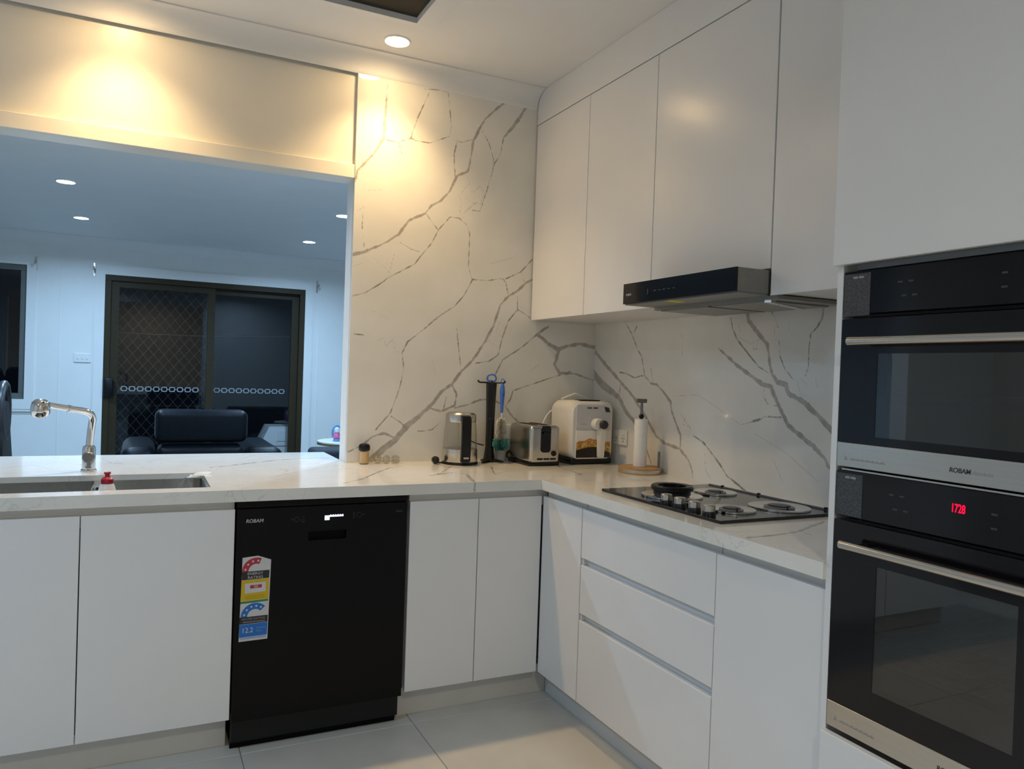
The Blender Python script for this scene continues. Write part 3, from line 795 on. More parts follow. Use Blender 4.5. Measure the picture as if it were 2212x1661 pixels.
# drawer unit
c = thing('drawer_cabinet', 'white three-drawer base cabinet under the gas cooktop', 'cabinet', (-0.4, -1.31, 0.12))
obj('carcass', hollow_x(B(), XD + 0.035, -0.03, -1.677 + 0.001, -0.953 - 0.001, ZB, HB - TB - 0.05), M['carc'], c)
for (z0, z1) in ((0.654, ZT), (0.450, 0.627), (ZB, 0.423)):
    door_x(c, -1.677, -0.956, z0, z1, name='drawer_front')
for (z0, z1) in ((ZT - 0.04, HB - TB - 0.002), (0.61, 0.67), (0.405, 0.465)):
    rail_x(c, -1.676, -0.958, z0, z1)
for z in (0.627, 0.423):
    obj('rail_end', bx(XD + 0.006, XD + 0.022, -0.966, -0.958, z + 0.001, z + 0.026), M['kick'], c)
# end cabinet
c = thing('base_cabinet', 'white single-door base cabinet beside the tall oven cabinet', 'cabinet', (-0.4, -1.87, 0.12))
obj('carcass', hollow_x(B(), XD + 0.035, -0.03, -2.062, -1.677 - 0.001, ZB, HB - TB - 0.002), M['carc'], c)
door_x(c, -2.062, -1.677); rail_x(c, -2.062, -1.679)
# kickboards
o = obj('kickboard', bx(-3.3, X2 - 0.004, -0.567, -0.551, 0.0, ZB - 0.001), M['kick'])
tag(o, 'grey-white kickboard below the sink cabinet doors', 'kickboard')
o = obj('kickboard', bx(X3 + 0.004, -0.550, -0.567, -0.551, 0.0, ZB - 0.001), M['kick'])
tag(o, 'grey-white kickboard between the dishwasher and the corner', 'kickboard')
o = obj('kickboard', bx(-0.549, -0.533, -2.062, -0.568, 0.0, ZB - 0.001), M['kick'])
tag(o, 'grey-white kickboard below the drawers and cooktop run', 'kickboard')

# ------------------------------------------------------------------ benchtop with sink cut-out (fine grid carries the veins)
SX0, SX1, SY0, SY1 = -2.66, -1.878, -0.585, -0.213
def bench_mesh():
    xs = sorted(set([-3.3, SX0, SX1, XE, -DR, 0.0])); ys = sorted(set([-2.064, -DB, SY0, SY1, 0.0, 0.45]))
    def fine(a, st):
        out = []
        for p, q in zip(a[:-1], a[1:]):
            n = max(1, int(round((q - p) / st)))
            out += [p + (q - p) * k / n for k in range(n)]
        return out + [a[-1]]
    fx, fy = fine(xs, 0.011), fine(ys, 0.011)
    def inside(u, v):
        if SX0 < u < SX1 and SY0 < v < SY1: return False
        if u < XE: return -DB < v < 0.45
        if v > 0: return False
        if v > -DB: return True
        return u > -DR
    b = B()
    holes(b, 'z', HB - TB, HB, fx, fy, lambda u, v: not inside(u, v))
    return b
b = bench_mesh()
bmesh.ops.recalc_face_normals(b, faces=b.faces)
me = bpy.data.meshes.new('benchtop'); b.to_mesh(me); b.free()
vein_fields(me, VT, (0, 1))
o = obj('benchtop', me, M['bench'])
tag(o, 'L-shaped white stone benchtop with fine grey veins and a wide peninsula', 'benchtop')

# peninsula back panel carrying the overhang
o = obj('peninsula_panel', bx(-3.3, XE - 0.004, 0.02, 0.05, 0.0, HB - TB - 0.001), M['door'])
tag(o, 'white panel supporting the peninsula benchtop on its living room side', 'panel')

# ------------------------------------------------------------------ overhead cabinets
ZU, ZU2 = 1.585, 2.538
def upper(label, y0, y1, z0, doors):
    c = thing('overhead_cabinet', label, 'cabinet', (-0.2, (y0 + y1) / 2, z0))
    obj('carcass', hollow_x(B(), -DU + 0.02, -0.003, y0 + 0.001, y1 - 0.001, z0 + 0.004, ZU2, top=True), M['carc'], c)
    for a, b_ in doors:
        door_x(c, a, b_, z0, ZU2 - 0.001, xf=-DU)
upper('white double-door overhead cabinet against the stone wall', -0.977, -0.004, ZU, ((-0.4946, -0.006), (-0.977, -0.4946)))
upper('white single-door overhead cabinet directly above the rangehood', -1.584, -0.977, 1.668, ((-1.584, -0.977),))
upper('white single-door overhead cabinet between rangehood and tall oven cabinet', -2.062, -1.584, ZU, ((-2.062, -1.586),))
o = obj('filler_panel', bx(-DU, -DU + 0.018, -2.062, -0.004, ZU2 + 0.003, HC - 0.001), M['door'])
tag(o, 'long white filler panel between the overhead cabinets and ceiling', 'panel')

# ------------------------------------------------------------------ tall oven cabinet
YT = -2.064
c = thing('tall_cabinet', 'tall white cabinet housing two stacked ovens', 'cabinet', (-0.35, -2.38, 0))
b = B()
box(b, -0.643, -0.003, YT - 0.0165, YT, 0.0, 2.69)
box(b, -0.643, -0.003, YT - 0.639, YT - 0.6225, 0.0, 2.69)
obj('side_panel', b, M['door'], c)
b = B()
for z in (0.10, 0.505, 1.588, 2.674):
    box(b, -0.60, -0.003, YT - 0.622, YT - 0.017, z, z + 0.014)
box(b, -0.02, -0.003, YT - 0.622, YT - 0.017, 0.115, 2.67)
obj('carcass', b, M['carc'], c)
obj('door', bx(-0.663, -0.645, YT - 0.637, YT - 0.002, 1.594, 2.685, bev=0.0012, seg=1), M['door'], c)
obj('drawer_front', bx(-0.663, -0.645, YT - 0.637, YT - 0.018, 0.115, 0.517, bev=0.0012, seg=1), M['door'], c)
obj('plinth', bx(-0.56, -0.545, YT - 0.622, YT - 0.017, 0.0, 0.099), M['kick'], c)

def oven(label, z0, z1, zs, panel_z, handle_z, win, racks, clock):
    """front faces -x; y runs from YT-0.02 towards -y"""
    ya, yb = YT - 0.020, YT - 0.615
    xf = -0.645
    t = thing('built_in_oven', label, 'oven', (-0.35, (ya + yb) / 2, z0))
    # casing with an open cavity
    b = B()
    wy0, wy1, wz0, wz1 = win
    hollow_x(b, -0.60, -0.06, yb + 0.03, ya - 0.03, z0 + 0.015, z1 - 0.005, 0.01, top=True)
    obj('casing', b, M['cavity'], t)
    # control panel
    obj('control_panel', bx(xf, -0.605, yb, ya, panel_z + 0.006, z1, bev=0.0015, seg=1), M['black'], t)
    # door: black glass with clear-ish window
    dm = obj('door', holes(B(), 'x', xf, -0.612, [yb, wy1, wy0, ya], [zs + 0.001, wz0, wz1, panel_z - 0.004], lambda u, v: wy1 < u < wy0 and wz0 < v < wz1), M['black'], t)
    obj('window_pane', bx(xf + 0.0008, xf + 0.005, wy1, wy0, wz0, wz1), M['tint'], dm)
    b = B()
    tube(b, [(xf - 0.040, ya - 0.052, handle_z), (xf - 0.040, yb + 0.052, handle_z)], 0.0095, 20)
    h = obj('handle', b, M['steelh'], dm, smooth=True)
    for y in (ya - 0.085, yb + 0.085):
        obj('handle_post', tube(B(), [(xf - 0.040, y, handle_z), (xf + 0.002, y, handle_z)], 0.006, 10), M['bplast'], dm)
    obj('vent_slot', bx(xf - 0.0006, xf + 0.001, yb + 0.01, ya - 0.03, panel_z - 0.002, panel_z + 0.004), M['dwdark'], t)
    # steel strip below the door
    st = obj('steel_strip', bx(xf - 0.001, -0.605, yb, ya, z0 + 0.004, zs, bev=0.001, seg=1), M['steelh'], t)
    # racks
    for rz in racks:
        b = B()
        tube(b, [(-0.57, ya - 0.045, rz), (-0.57, yb + 0.045, rz)], 0.003, 6)
        tube(b, [(-0.57, ya - 0.045, rz + 0.02), (-0.57, yb + 0.045, rz + 0.02)], 0.0022, 6)
        for k in range(14):
            y = ya - 0.06 - k * 0.036
            tube(b, [(-0.57, y, rz), (-0.10, y, rz)], 0.0016, 4)
        obj('rack', b, M['chrome'], t)
    # printed specification label
    lb = obj('spec_label', bx(xf - 0.0008, xf, ya - 0.072, ya - 0.003, z1 - 0.102, z1 - 0.006), M['olabel'], t, label='grey printed specification label')
    b = B()
    for (y, w_) in ((ya - 0.026, 0.012), (ya - 0.041, 0.013)):
        box(b, xf - 0.0012, xf - 0.0008, y - w_, y, z1 - 0.017, z1 - 0.012)
    obj('label_heading', b, M['gprint'], lb)
    # brand and tiny text on the strip
    obj('brand_lettering', text_mesh('ROBAM', 0.0135, (xf - 0.0012, -2.357, zs - 0.0345), (0, -1, 0), (0, 0, 1), sx=0.95, shear=0.1, bold=0.0003), M['dprint'], st)
    b = B()
    for k in range(9): box(b, xf - 0.0014, xf - 0.0008, -2.406 - k * 0.0048, -2.403 - k * 0.0048, zs - 0.0345, zs - 0.0295 + 0.0015 * (k % 2))
    obj('model_print', b, M['gprint'], st)
    b = B()
    for k in range(22): box(b, xf - 0.0014, xf - 0.0008, ya - 0.039 - k * 0.0042, ya - 0.036 - k * 0.0042, zs - 0.039, zs - 0.0355 + 0.001 * (k % 3))
    obj('caution_print', b, M['gprint'], st)
    b = prism(B(), [(ya - 0.020, zs - 0.040), (ya - 0.030, zs - 0.040), (ya - 0.025, zs - 0.030)], 'x', xf - 0.0015, xf - 0.0008)
    obj('caution_triangle', b, M['gprint'], st)
    # faint touch icons
    b = B()
    zc = (panel_z + z1) / 2
    for (y, z) in ((-2.23, zc + 0.018), (-2.255, zc + 0.018), (-2.24, zc - 0.012), (-2.265, zc - 0.012), (-2.45, zc + 0.015), (-2.45, zc - 0.012)):
        box(b, xf - 0.0006, xf - 0.0002, y - 0.006, y + 0.006, z - 0.002, z + 0.002)
    obj('touch_icons', b, M['fprint'], t)['kind'] = 'stuff'
    if clock:
        me = text_mesh('1728', 0.024, (xf - 0.0008, -2.364, 1.0735), (0, -1, 0), (0, 0, 1), sx=0.62, bold=0.0004)
        obj('clock_digits', me, M['led'], t)
    return t
oven('black compact oven with steel handle in the upper slot of the tall cabinet', 1.1275, 1.578, 1.1865, 1.4735, 1.4165, (-2.181, -2.535, 1.205, 1.39), (1.285,), False)
oven('large black oven with a red clock in the lower slot of the tall cabinet', 0.5234, 1.1225, 0.586, 1.012, 0.9615, (-2.20, -2.50, 0.645, 0.922), (0.70, 0.735), True)
o = obj('trim_strip', bx(-0.640, -0.62, YT - 0.615, YT - 0.03, 1.1232, 1.1268), M['steelh'])
tag(o, 'thin steel strip between the two stacked ovens', 'strip')

# ------------------------------------------------------------------ dishwasher
t = thing('dishwasher', 'black freestanding dishwasher with an energy rating sticker', 'dishwasher', (-1.5015, -0.35, 0))
xa, xb = X2 + 0.004, X3 - 0.004
obj('cabinet_body', bx(xa + 0.004, xb - 0.004, -0.625, -0.06, 0.03, 0.85), M['bplast'], t)
dw = obj('door', holes(B(), 'y', YD - 0.002, -0.627, [xa, -1.561, -1.427, xb], [0.112, 0.712, 0.744, 0.832], lambda u, v: -1.561 < u < -1.427 and 0.712 < v < 0.744), M['dwblack'], t)
obj('handle_pocket', bx(-1.561, -1.427, -0.632, -0.6275, 0.712, 0.744), M['dwdark'], dw)
obj('top_edge', bx(xa, xb, YD - 0.003, -0.10, 0.836, 0.8595, bev=0.003), M['dwblack'], t)
obj('plinth', bx(xa + 0.004, xb - 0.006, -0.60, -0.585, 0.0, 0.108), M['dwdark'], t)
for x in (xa + 0.03, xb - 0.03):
    obj('foot', lathe(B(), [(0, 0), (0.018, 0), (0.018, 0.03), (0, 0.03)], (x, -0.12, 0), 12), M['bplast'], t)
yf = YD - 0.0022
obj('brand_lettering', text_mesh('ROBAM', 0.0165, (-1.770, yf, 0.7855), (1, 0, 0), (0, 0, 1), shear=0.15, bold=0.0003), M['print'], dw)
b = B()
for k in range(5): box(b, -1.246 + k * 0.0052, -1.2425 + k * 0.0052, yf - 0.0004, yf, 0.797, 0.803)
obj('model_print', b, M['fprint'], dw)
b = B()
box(b, -1.506, -1.489, yf - 0.0006, yf, 0.781, 0.797); box(b, -1.489, -1.440, yf - 0.0006, yf, 0.792, 0.7975)
for k in range(6):
    box(b, -1.487 + k * 0.0085, -1.483 + k * 0.0085, yf - 0.0006, yf, 0.7975, 0.7995)
obj('display', b, M['lcd'], dw, label='lit pale blue display')
b = B()
def ringy(b, x, z, r, w=0.0012):
    tube(b, [(x + r * math.cos(a), yf - 0.0003, z + r * math.sin(a)) for a in [2 * math.pi * k / 20 for k in range(20)]], w * 0.6, 4, closed=True)
ringy(b, -1.602, 0.789, 0.0085); ringy(b, -1.383, 0.794, 0.0085)
for (x, z) in ((-1.617, 0.789), (-1.579, 0.797), (-1.579, 0.779), (-1.402, 0.801), (-1.402, 0.793), (-1.402, 0.785), (-1.366, 0.795)):
    box(b, x - 0.002, x + 0.002, yf - 0.0006, yf, z - 0.002, z + 0.002)
ringy(b, -1.581, 0.784, 0.005)
obj('touch_icons', b, M['fprint'], dw)['kind'] = 'stuff'
# energy / water rating sticker (flat print on paper)
sk_x0, sk_x1, sk_z0, sk_z1 = -1.780, -1.687, 0.384, 0.668
b = prism(B(), [(sk_x0 - 0.002, sk_z0), (sk_x1 - 0.002, sk_z0 + 0.001), (sk_x1 + 0.003, sk_z1 - 0.012), (sk_x1 - 0.040, sk_z1 + 0.004), (sk_x0 + 0.003, sk_z1)], 'y', yf - 0.0006, yf)
stk = obj('rating_sticker', b, M['sticker'], t, label='tall white, red, yellow and blue energy and water rating sticker')
ys_ = yf - 0.0007
def flat(pts, m, nm, dy=0.0):
    bb = B(); vs = [bb.verts.new((p[0], ys_ - dy, p[1])) for p in pts]; bb.faces.new(vs)
    return obj(nm, bb, m, stk)
def arc(cx, cz, r0, r1, a0, a1, m, nm):
    n = 18
    bb = B()
    A = [bb.verts.new((cx + r1 * math.cos(math.radians(a0 + (a1 - a0) * k / n)), ys_, cz + r1 * math.sin(math.radians(a0 + (a1 - a0) * k / n)))) for k in range(n + 1)]
    C = [bb.verts.new((cx + r0 * math.cos(math.radians(a0 + (a1 - a0) * k / n)), ys_, cz + r0 * math.sin(math.radians(a0 + (a1 - a0) * k / n)))) for k in range(n + 1)]
    for k in range(n):
        bb.faces.new((A[k], A[k + 1], C[k + 1], C[k]))
    return obj(nm, bb, m, stk)
def stars(cx, cz, r, angs):
    bb = B()
    for a in angs:
        q = star_pts(cx + r * math.cos(math.radians(a)), cz + r * math.sin(math.radians(a)), 0.0052)
        bb.faces.new([bb.verts.new((p[0], ys_ - 0.0003, p[1])) for p in q])
    return obj('stars', bb, M['sticker'], stk)
X = sk_x0
mat_pale = mat('sticker_pale_blue_ink', (0.12, 0.27, 0.55), 0.5)
arc(X + 0.048, 0.620, 0.025, 0.046, 68, 180, M['sred'], 'red_arc'); stars(X + 0.048, 0.620, 0.0355, (168, 138, 108, 80))
flat([(X + 0.002, 0.592), (sk_x1 - 0.002, 0.594), (sk_x1 - 0.001, 0.621), (X + 0.002, 0.620)], M['sblk'], 'black_band')
flat([(X + 0.000, 0.520), (sk_x1 - 0.002, 0.523), (sk_x1 - 0.002, 0.593), (X + 0.002, 0.591)], M['syel'], 'yellow_band')
flat([(X + 0.013, 0.546), (sk_x1 - 0.012, 0.549), (sk_x1 - 0.012, 0.582), (X + 0.013, 0.580)], M['sticker'], 'white_box', 0.0003)
flat([(X + 0.030, 0.562), (X + 0.068, 0.563), (X + 0.068, 0.574), (X + 0.030, 0.573)], M['sred'], 'red_figures', 0.0005)
flat([(X + 0.000, 0.512), (sk_x1 - 0.003, 0.515), (sk_x1 - 0.003, 0.522), (X + 0.000, 0.519)], M['sgrn'], 'green_line')
arc(X + 0.048, 0.466, 0.025, 0.046, 45, 180, M['sblu'], 'blue_arc'); stars(X + 0.048, 0.466, 0.0355, (168, 138, 110, 84, 58))
flat([(X - 0.001, 0.442), (sk_x1 - 0.003, 0.444), (sk_x1 - 0.003, 0.467), (X - 0.001, 0.466)], M['sblk'], 'black_band')
flat([(X - 0.001, 0.398), (sk_x1 - 0.004, 0.400), (sk_x1 - 0.003, 0.443), (X - 0.001, 0.441)], M['sblu'], 'blue_band')
def stx(s, size, x, z, m, sx=1.0):
    obj('lettering', text_mesh(s, size, (x, ys_ - 0.0006, z), (1, 0, 0), (0, 0, 1), sx=sx, depth=0.0002), m, stk)
stx('ENERGY', 0.0125, X + 0.020, 0.6085, M['sticker'], 1.1); stx('RATING', 0.0125, X + 0.021, 0.5955, M['sticker'], 1.1)
flat([(X + 0.042, 0.564), (X + 0.056, 0.5643), (X + 0.056, 0.572), (X + 0.042, 0.5717)], mat('sticker_pale_red_ink', (0.52, 0.25, 0.25), 0.5), 'pale_figures', 0.0007)
stx('WATER RATING', 0.0105, X + 0.005, 0.4555, M['gprint'], 1.0)
stx('12.2', 0.024, X + 0.006, 0.413, M['sticker'], 0.92)
for (x_, z_, n_) in ((X + 0.053, 0.424, 8), (X + 0.053, 0.414, 5)):
    for k in range(n_): flat([(x_ + k * 0.004, z_), (x_ + k * 0.004 + 0.0028, z_), (x_ + k * 0.004 + 0.0028, z_ + 0.0045), (x_ + k * 0.004, z_ + 0.0045)], mat_pale, 'small_print', 0.0004)
for k in range(16): flat([(X + 0.010 + k * 0.0045, 0.447), (X + 0.013 + k * 0.0045, 0.447), (X + 0.013 + k * 0.0045, 0.451), (X + 0.010 + k * 0.0045, 0.451)], M['gprint'], 'small_print', 0.0004)
for z_ in (0.526, 0.531, 0.536): flat([(X + 0.014, z_), (X + 0.078, z_ + 0.0015), (X + 0.078, z_ + 0.003), (X + 0.014, z_ + 0.0015)], mat('sticker_ochre_ink', (0.42, 0.29, 0.01), 0.5), 'fine_print', 0.0003)
for z_ in (0.391, 0.395): flat([(X + 0.002, z_), (X + 0.086, z_ + 0.0015), (X + 0.086, z_ + 0.0032), (X + 0.002, z_ + 0.0017)], mat_pale, 'fine_print', 0.0003)

# ------------------------------------------------------------------ rangehood
t = thing('rangehood', 'slide-out rangehood with a black glass front and steel sides', 'rangehood', (-0.3, -1.29, 1.58))
hy0, hy1 = -0.992, -1.583
b = B()
box(b, -0.508, -0.375, hy1, hy0, 1.5895, 1.661)
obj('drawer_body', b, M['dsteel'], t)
obj('glass_front', bx(-0.514, -0.508, hy1, hy0, 1.588, 1.6615, bev=0.001, seg=1), M['black'], t)
b = B()
box(b, -0.505, -0.375, hy1 + 0.003, hy0 - 0.003, 1.5845, 1.5895)
box(b, -0.375, -0.085, hy1 - 0.03, hy0 - 0.003, 1.574, 1.5845)
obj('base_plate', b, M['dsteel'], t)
for y in (-1.02, -1.30):
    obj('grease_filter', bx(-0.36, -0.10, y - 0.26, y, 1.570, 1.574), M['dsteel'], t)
obj('corner_brace', prism(B(), [(-0.37, hy1 + 0.03), (-0.36, hy1 + 0.012), (-0.12, hy1 + 0.10), (-0.12, hy1 + 0.13)], 'z', 1.566, 1.574), M['chrome'], t)
obj('warning_sticker', bx(-0.503, -0.440, -1.262, -1.225, 1.5835, 1.5845), M['yellow'], t, label='yellow warning sticker')
obj('brand_lettering', text_mesh('ROBAM', 0.011, (-0.5145, -1.012, 1.6165), (0, -1, 0), (0, 0, 1), sx=0.85, bold=0.0003), M['print'], t)
b = B()
box(b, -0.5147, -0.514, -1.145, -1.140, 1.613, 1.632)
for k in range(5): box(b, -0.5147, -0.514, -1.19 - k * 0.026, -1.175 - k * 0.026, 1.622, 1.625)
obj('touch_icons', b, M['fprint'], t)['kind'] = 'stuff'

# ------------------------------------------------------------------ gas cooktop
t = thing('gas_cooktop', 'black glass gas cooktop with four steel burners and knobs', 'cooktop', (-0.325, -1.30, HB))
cx0, cx1, cy0, cy1 = -0.573, -0.075, -1.620, -0.985
zt = HB + 0.010
obj('glass_top', bx(cx0, cx1, cy0, cy1, HB + 0.0005, zt, bev=0.002), mat('cooktop_black_glass', (0.012, 0.011, 0.010), 0.10, spec=0.5), t)
b = B(); box(b, cx1 - 0.014, cx1 - 0.008, cy0 + 0.004, cy1 - 0.02, zt, zt + 0.005)
rl_ = obj('rear_rail', b, M['mgrey'], t)
for y in (-1.08, -1.27, -1.57):
    obj('rail_clip', bx(cx1 - 0.016, cx1 - 0.006, y - 0.004, y + 0.004, zt + 0.001, zt + 0.009), M['bplast'], rl_)
def burner(x, y, r, h, trivet):
    bn = obj('burner', lathe(B(), [(0, 0.004), (r * 0.45, 0.004), (r * 0.80, 0.004), (r * 0.95, 0.008), (r, 0.006), (r, 0.001), (0, 0.001)], (x, y, zt), 40), M['chrome'], t, smooth=True)
    obj('burner_ring', lathe(B(), [(r * 0.50, 0.004), (r * 0.50, h * 0.55), (r * 0.40, h * 0.75), (0, h * 0.75)], (x, y, zt), 32), M['mgrey'], bn, smooth=True)
    obj('burner_cap', lathe(B(), [(r * 0.36, h * 0.74), (r * 0.37, h * 0.95), (r * 0.30, h * 1.05), (0, h * 1.05)], (x, y, zt), 32), M['bplast'], bn, smooth=True)
    obj('igniter', tube(B(), [(x - r * 0.2, y - r * 0.55, zt + 0.004), (x - r * 0.2, y - r * 0.55, zt + h * 1.5)], 0.0025, 6), M['bplast'], bn)
    if trivet:
        b = lathe(B(), [(0.066, 0.022), (0.073, 0.025), (0.073, 0.036), (0.068, 0.040), (0.050, 0.038), (0.050, 0.030), (0.056, 0.016), (0.060, 0.008), (0.064, 0.008), (0.064, 0.020), (0.066, 0.022)], (x, y, zt), 40)
        for k in range(4):
            a = k * math.pi / 2 + 0.4
            box(b, x + 0.04 * math.cos(a) - 0.006, x + 0.04 * math.cos(a) + 0.006, y + 0.04 * math.sin(a) - 0.006, y + 0.04 * math.sin(a) + 0.006, zt + 0.016, zt + 0.034)
        obj('wok_ring', b, M['bplast'], bn, smooth=True, label='black cast iron wok ring')
burner(-0.425, -1.205, 0.106, 0.014, True)
burner(-0.212, -1.185, 0.076, 0.010, False)
burner(-0.412, -1.488, 0.076, 0.010, False)
burner(-0.218, -1.498, 0.098, 0.011, False)
for k, (x, y) in enumerate(((-0.545, -1.330), (-0.546, -1.400), (-0.547, -1.472), (-0.547, -1.540))):
    kn = obj('knob', lathe(B(), [(0, 0), (0.021, 0), (0.020, 0.012), (0.0185, 0.014), (0.0, 0.014)], (x, y, zt), 28), M['bplast'], t, smooth=True)
    obj('knob_grip', lathe(B(), [(0.0185, 0.014), (0.0185, 0.031), (0.016, 0.033), (0, 0.033)], (x, y, zt), 28), M['steel'], kn, smooth=True)

# ------------------------------------------------------------------ sink, tap, bottle, film
t = thing('double_sink', 'undermounted stainless steel double bowl sink', 'sink', ((SX0 + SX1) / 2, -0.40, 0.67))
def bowl(x0, x1):
    b = B()
    zt_, zb_ = 0.880, 0.665
    o_ = rrect(x1 - x0, SY1 - SY0 - 0.002, 0.012, 5, (x0 + x1) / 2, (SY0 + SY1) / 2)
    i_ = rrect(x1 - x0 - 0.006, SY1 - SY0 - 0.008, 0.012, 5, (x0 + x1) / 2, (SY0 + SY1) / 2)
    f_ = rrect(x1 - x0 - 0.04, SY1 - SY0 - 0.03, 0.05, 5, (x0 + x1) / 2, (SY0 + SY1) / 2)
    R = [[b.verts.new((p[0], p[1], z)) for p in pp] for pp, z in ((o_, zt_ - 0.02), (o_, zt_), (i_, zt_), (i_, zb_ + 0.03), (f_, zb_))]
    n = len(o_)
    for A, C in zip(R[:-1], R[1:]):
        for k in range(n):
            b.faces.new((A[k], A[(k + 1) % n], C[(k + 1) % n], C[k]))
    b.faces.new(R[-1])
    bo = obj('bowl', b, M['sink'], t, smooth=True)
    obj('drain', lathe(B(), [(0.042, 0.0005), (0.042, 0.004), (0.03, 0.005), (0.024, 0.002), (0, 0.002)], ((x0 + x1) / 2, (SY0 + SY1) / 2, 0.666), 24), M['chrome'], bo, smooth=True)
bowl(SX0 + 0.001, -2.237)
bowl(-2.221, SX1 - 0.001)
obj('divider', bx(-2.240, -2.218, SY0 + 0.004, SY1 - 0.004, 0.80, 0.881, bev=0.003), M['chrome'], t, smooth=True)

t = thing('mixer_tap', 'chrome kitchen mixer tap with pull-out ball head', 'tap', (-2.266, -0.08, HB))
obj('body', lathe(B(), [(0, 0), (0.027, 0), (0.027, 0.004), (0.023, 0.008), (0.022, 0.085), (0.020, 0.092), (0.013, 0.096), (0, 0.096)], (-2.266, -0.08, HB), 28), M['chrome'], t, smooth=True)
b = B()
P = []
import itertools
def bez(p0, p1, p2, n=8):
    return [(1 - s) ** 2 * Vector(p0) + 2 * s * (1 - s) * Vector(p1) + s * s * Vector(p2) for s in [k / n for k in range(n + 1)]]
P = [Vector((-2.266, -0.08, 0.99)), Vector((-2.262, -0.08, 1.05))] + bez((-2.258, -0.085, 1.085), (-2.252, -0.09, 1.118), (-2.285, -0.115, 1.126)) + [Vector((-2.33, -0.155, 1.137)), Vector((-2.39, -0.205, 1.152))]
obj('spout', tube(b, P, [0.0125] * (len(P) - 2) + [0.011, 0.010], 16), M['chrome'], t, smooth=True)
obj('collar', tube(B(), [P[-2] - (P[-1] - P[-2]).normalized() * 0.004, P[-2] + (P[-1] - P[-2]).normalized() * 0.004], 0.0132, 16), M['chrome'], t, smooth=True)
obj('spray_head', lathe(B(), [(0, -0.032), (0.020, -0.032), (0.026, -0.026), (0.030, -0.010), (0.0305, 0.004), (0.027, 0.020), (0.016, 0.030), (0, 0.0325)], (-2.411, -0.225, 1.142), 28), M['chrome'], t, smooth=True)
b = lathe(B(), [(0, 0), (0.019, 0), (0.021, 0.006), (0.021, 0.026), (0.017, 0.030), (0, 0.030)], (-2.266, -0.098, 0.955), 24, '-y')
kb = obj('lever_hub', b, M['mgrey'], t, smooth=True)
obj('lever', tube(B(), [(-2.266, -0.115, 0.945), (-2.264, -0.122, 0.915)], [0.007, 0.006], 10), M['mgrey'], kb, smooth=True)

t = thing('detergent_bottle', 'white dish soap bottle with a red cap standing in the sink', 'bottle', (-2.192, -0.45, 0.672))
obj('body', lathe(B(), [(0, 0), (0.032, 0), (0.034, 0.01), (0.034, 0.16), (0.031, 0.195), (0.022, 0.225), (0.016, 0.234), (0, 0.234)], (-2.192, -0.45, 0.672), 28), M['white'], t, smooth=True)
cp = obj('cap', lathe(B(), [(0.018, 0.230), (0.019, 0.246), (0.014, 0.252), (0.008, 0.255), (0, 0.255)], (-2.192, -0.45, 0.672), 24), M['red'], t, smooth=True)
obj('nozzle', lathe(B(), [(0.008, 0.254), (0.007, 0.262), (0.011, 0.264), (0.010, 0.270), (0, 0.271)], (-2.192, -0.45, 0.672), 20), M['red'], cp, smooth=True)

# crumpled clear film hanging over the sink corner
b = B()
nu, nv = 14, 16
G = []
for i in range(nu + 1):
    row = []
    for j in range(nv + 1):
        u, v = i / nu, j / nv
        s = v * 0.26
        x = -1.893 - u * 0.05
        if s < 0.06:
            x += (0.06 - s) * 0.8; z = HB + 0.003 + 0.004 * math.sin(9 * u + 5 * v)
        else:
            q = min(1.0, (s - 0.06) / 0.03)
            x -= 0.012 * q + 0.02 * u * q
            z = HB + 0.003 - max(0.0, s - 0.07)
        y = -0.235 - u * 0.12 + 0.010 * math.sin(14 * u + 3 * v) + 0.02 * v * math.sin(4 * u)
        row.append(b.verts.new((x + 0.006 * math.sin(11 * v + 6 * u), y, z)))
    G.append(row)
for i in range(nu):
    for j in range(nv):
        b.faces.new((G[i][j], G[i + 1][j], G[i + 1][j + 1], G[i][j + 1]))
o = obj('plastic_film', b, M['film'], smooth=True)
tag(o, 'crumpled clear plastic bag hanging over the corner of the sink', 'plastic bag')
# ------------------------------------------------------------------ small things on the bench
# toothpick jar
t = thing('toothpick_jar', 'small jar of toothpicks with a black lid', 'jar', (-1.207, -0.05, HB))
obj('glass', lathe(B(), [(0, 0), (0.0205, 0), (0.022, 0.003), (0.022, 0.062), (0.0205, 0.062), (0.0205, 0.004), (0, 0.004)], (-1.207, -0.05, HB), 28), M['clear'], t, smooth=True)
obj('toothpicks', lathe(B(), [(0, 0.004), (0.019, 0.004), (0.0195, 0.056), (0, 0.057)], (-1.207, -0.05, HB), 20), M['amber'], t, smooth=True)
obj('lid', lathe(B(), [(0.0235, 0.060), (0.025, 0.064), (0.025, 0.078), (0.021, 0.087), (0.010, 0.091), (0, 0.0915)], (-1.207, -0.05, HB), 28), M['bplast'], t, smooth=True)

# cut glass ornaments by the jar
for k, (x, y, r) in enumerate(((-1.140, -0.035, 0.020), (-1.103, -0.042, 0.019), (-1.060, -0.040, 0.022))):
    b = B()
    n = 10
    prof = [(r * 0.55, 0.0), (r * 0.98, 0.010), (r * 0.72, 0.016), (r * 0.95, 0.023), (r * 0.5, 0.034), (r * 0.2, 0.036)]
    lathe(b, [(0, 0)] + prof + [(0, 0.036)], (x, y, HB), n)
    o = obj('glass_ornament', b, M['crystal'])
    tag(o, ('small cut glass ornament right beside the toothpick jar', 'small cut glass ornament between two others near the toothpick jar', 'small cut glass ornament nearest the kettle plug')[k], 'ornament', 'cut glass ornaments on the bench')
t = None

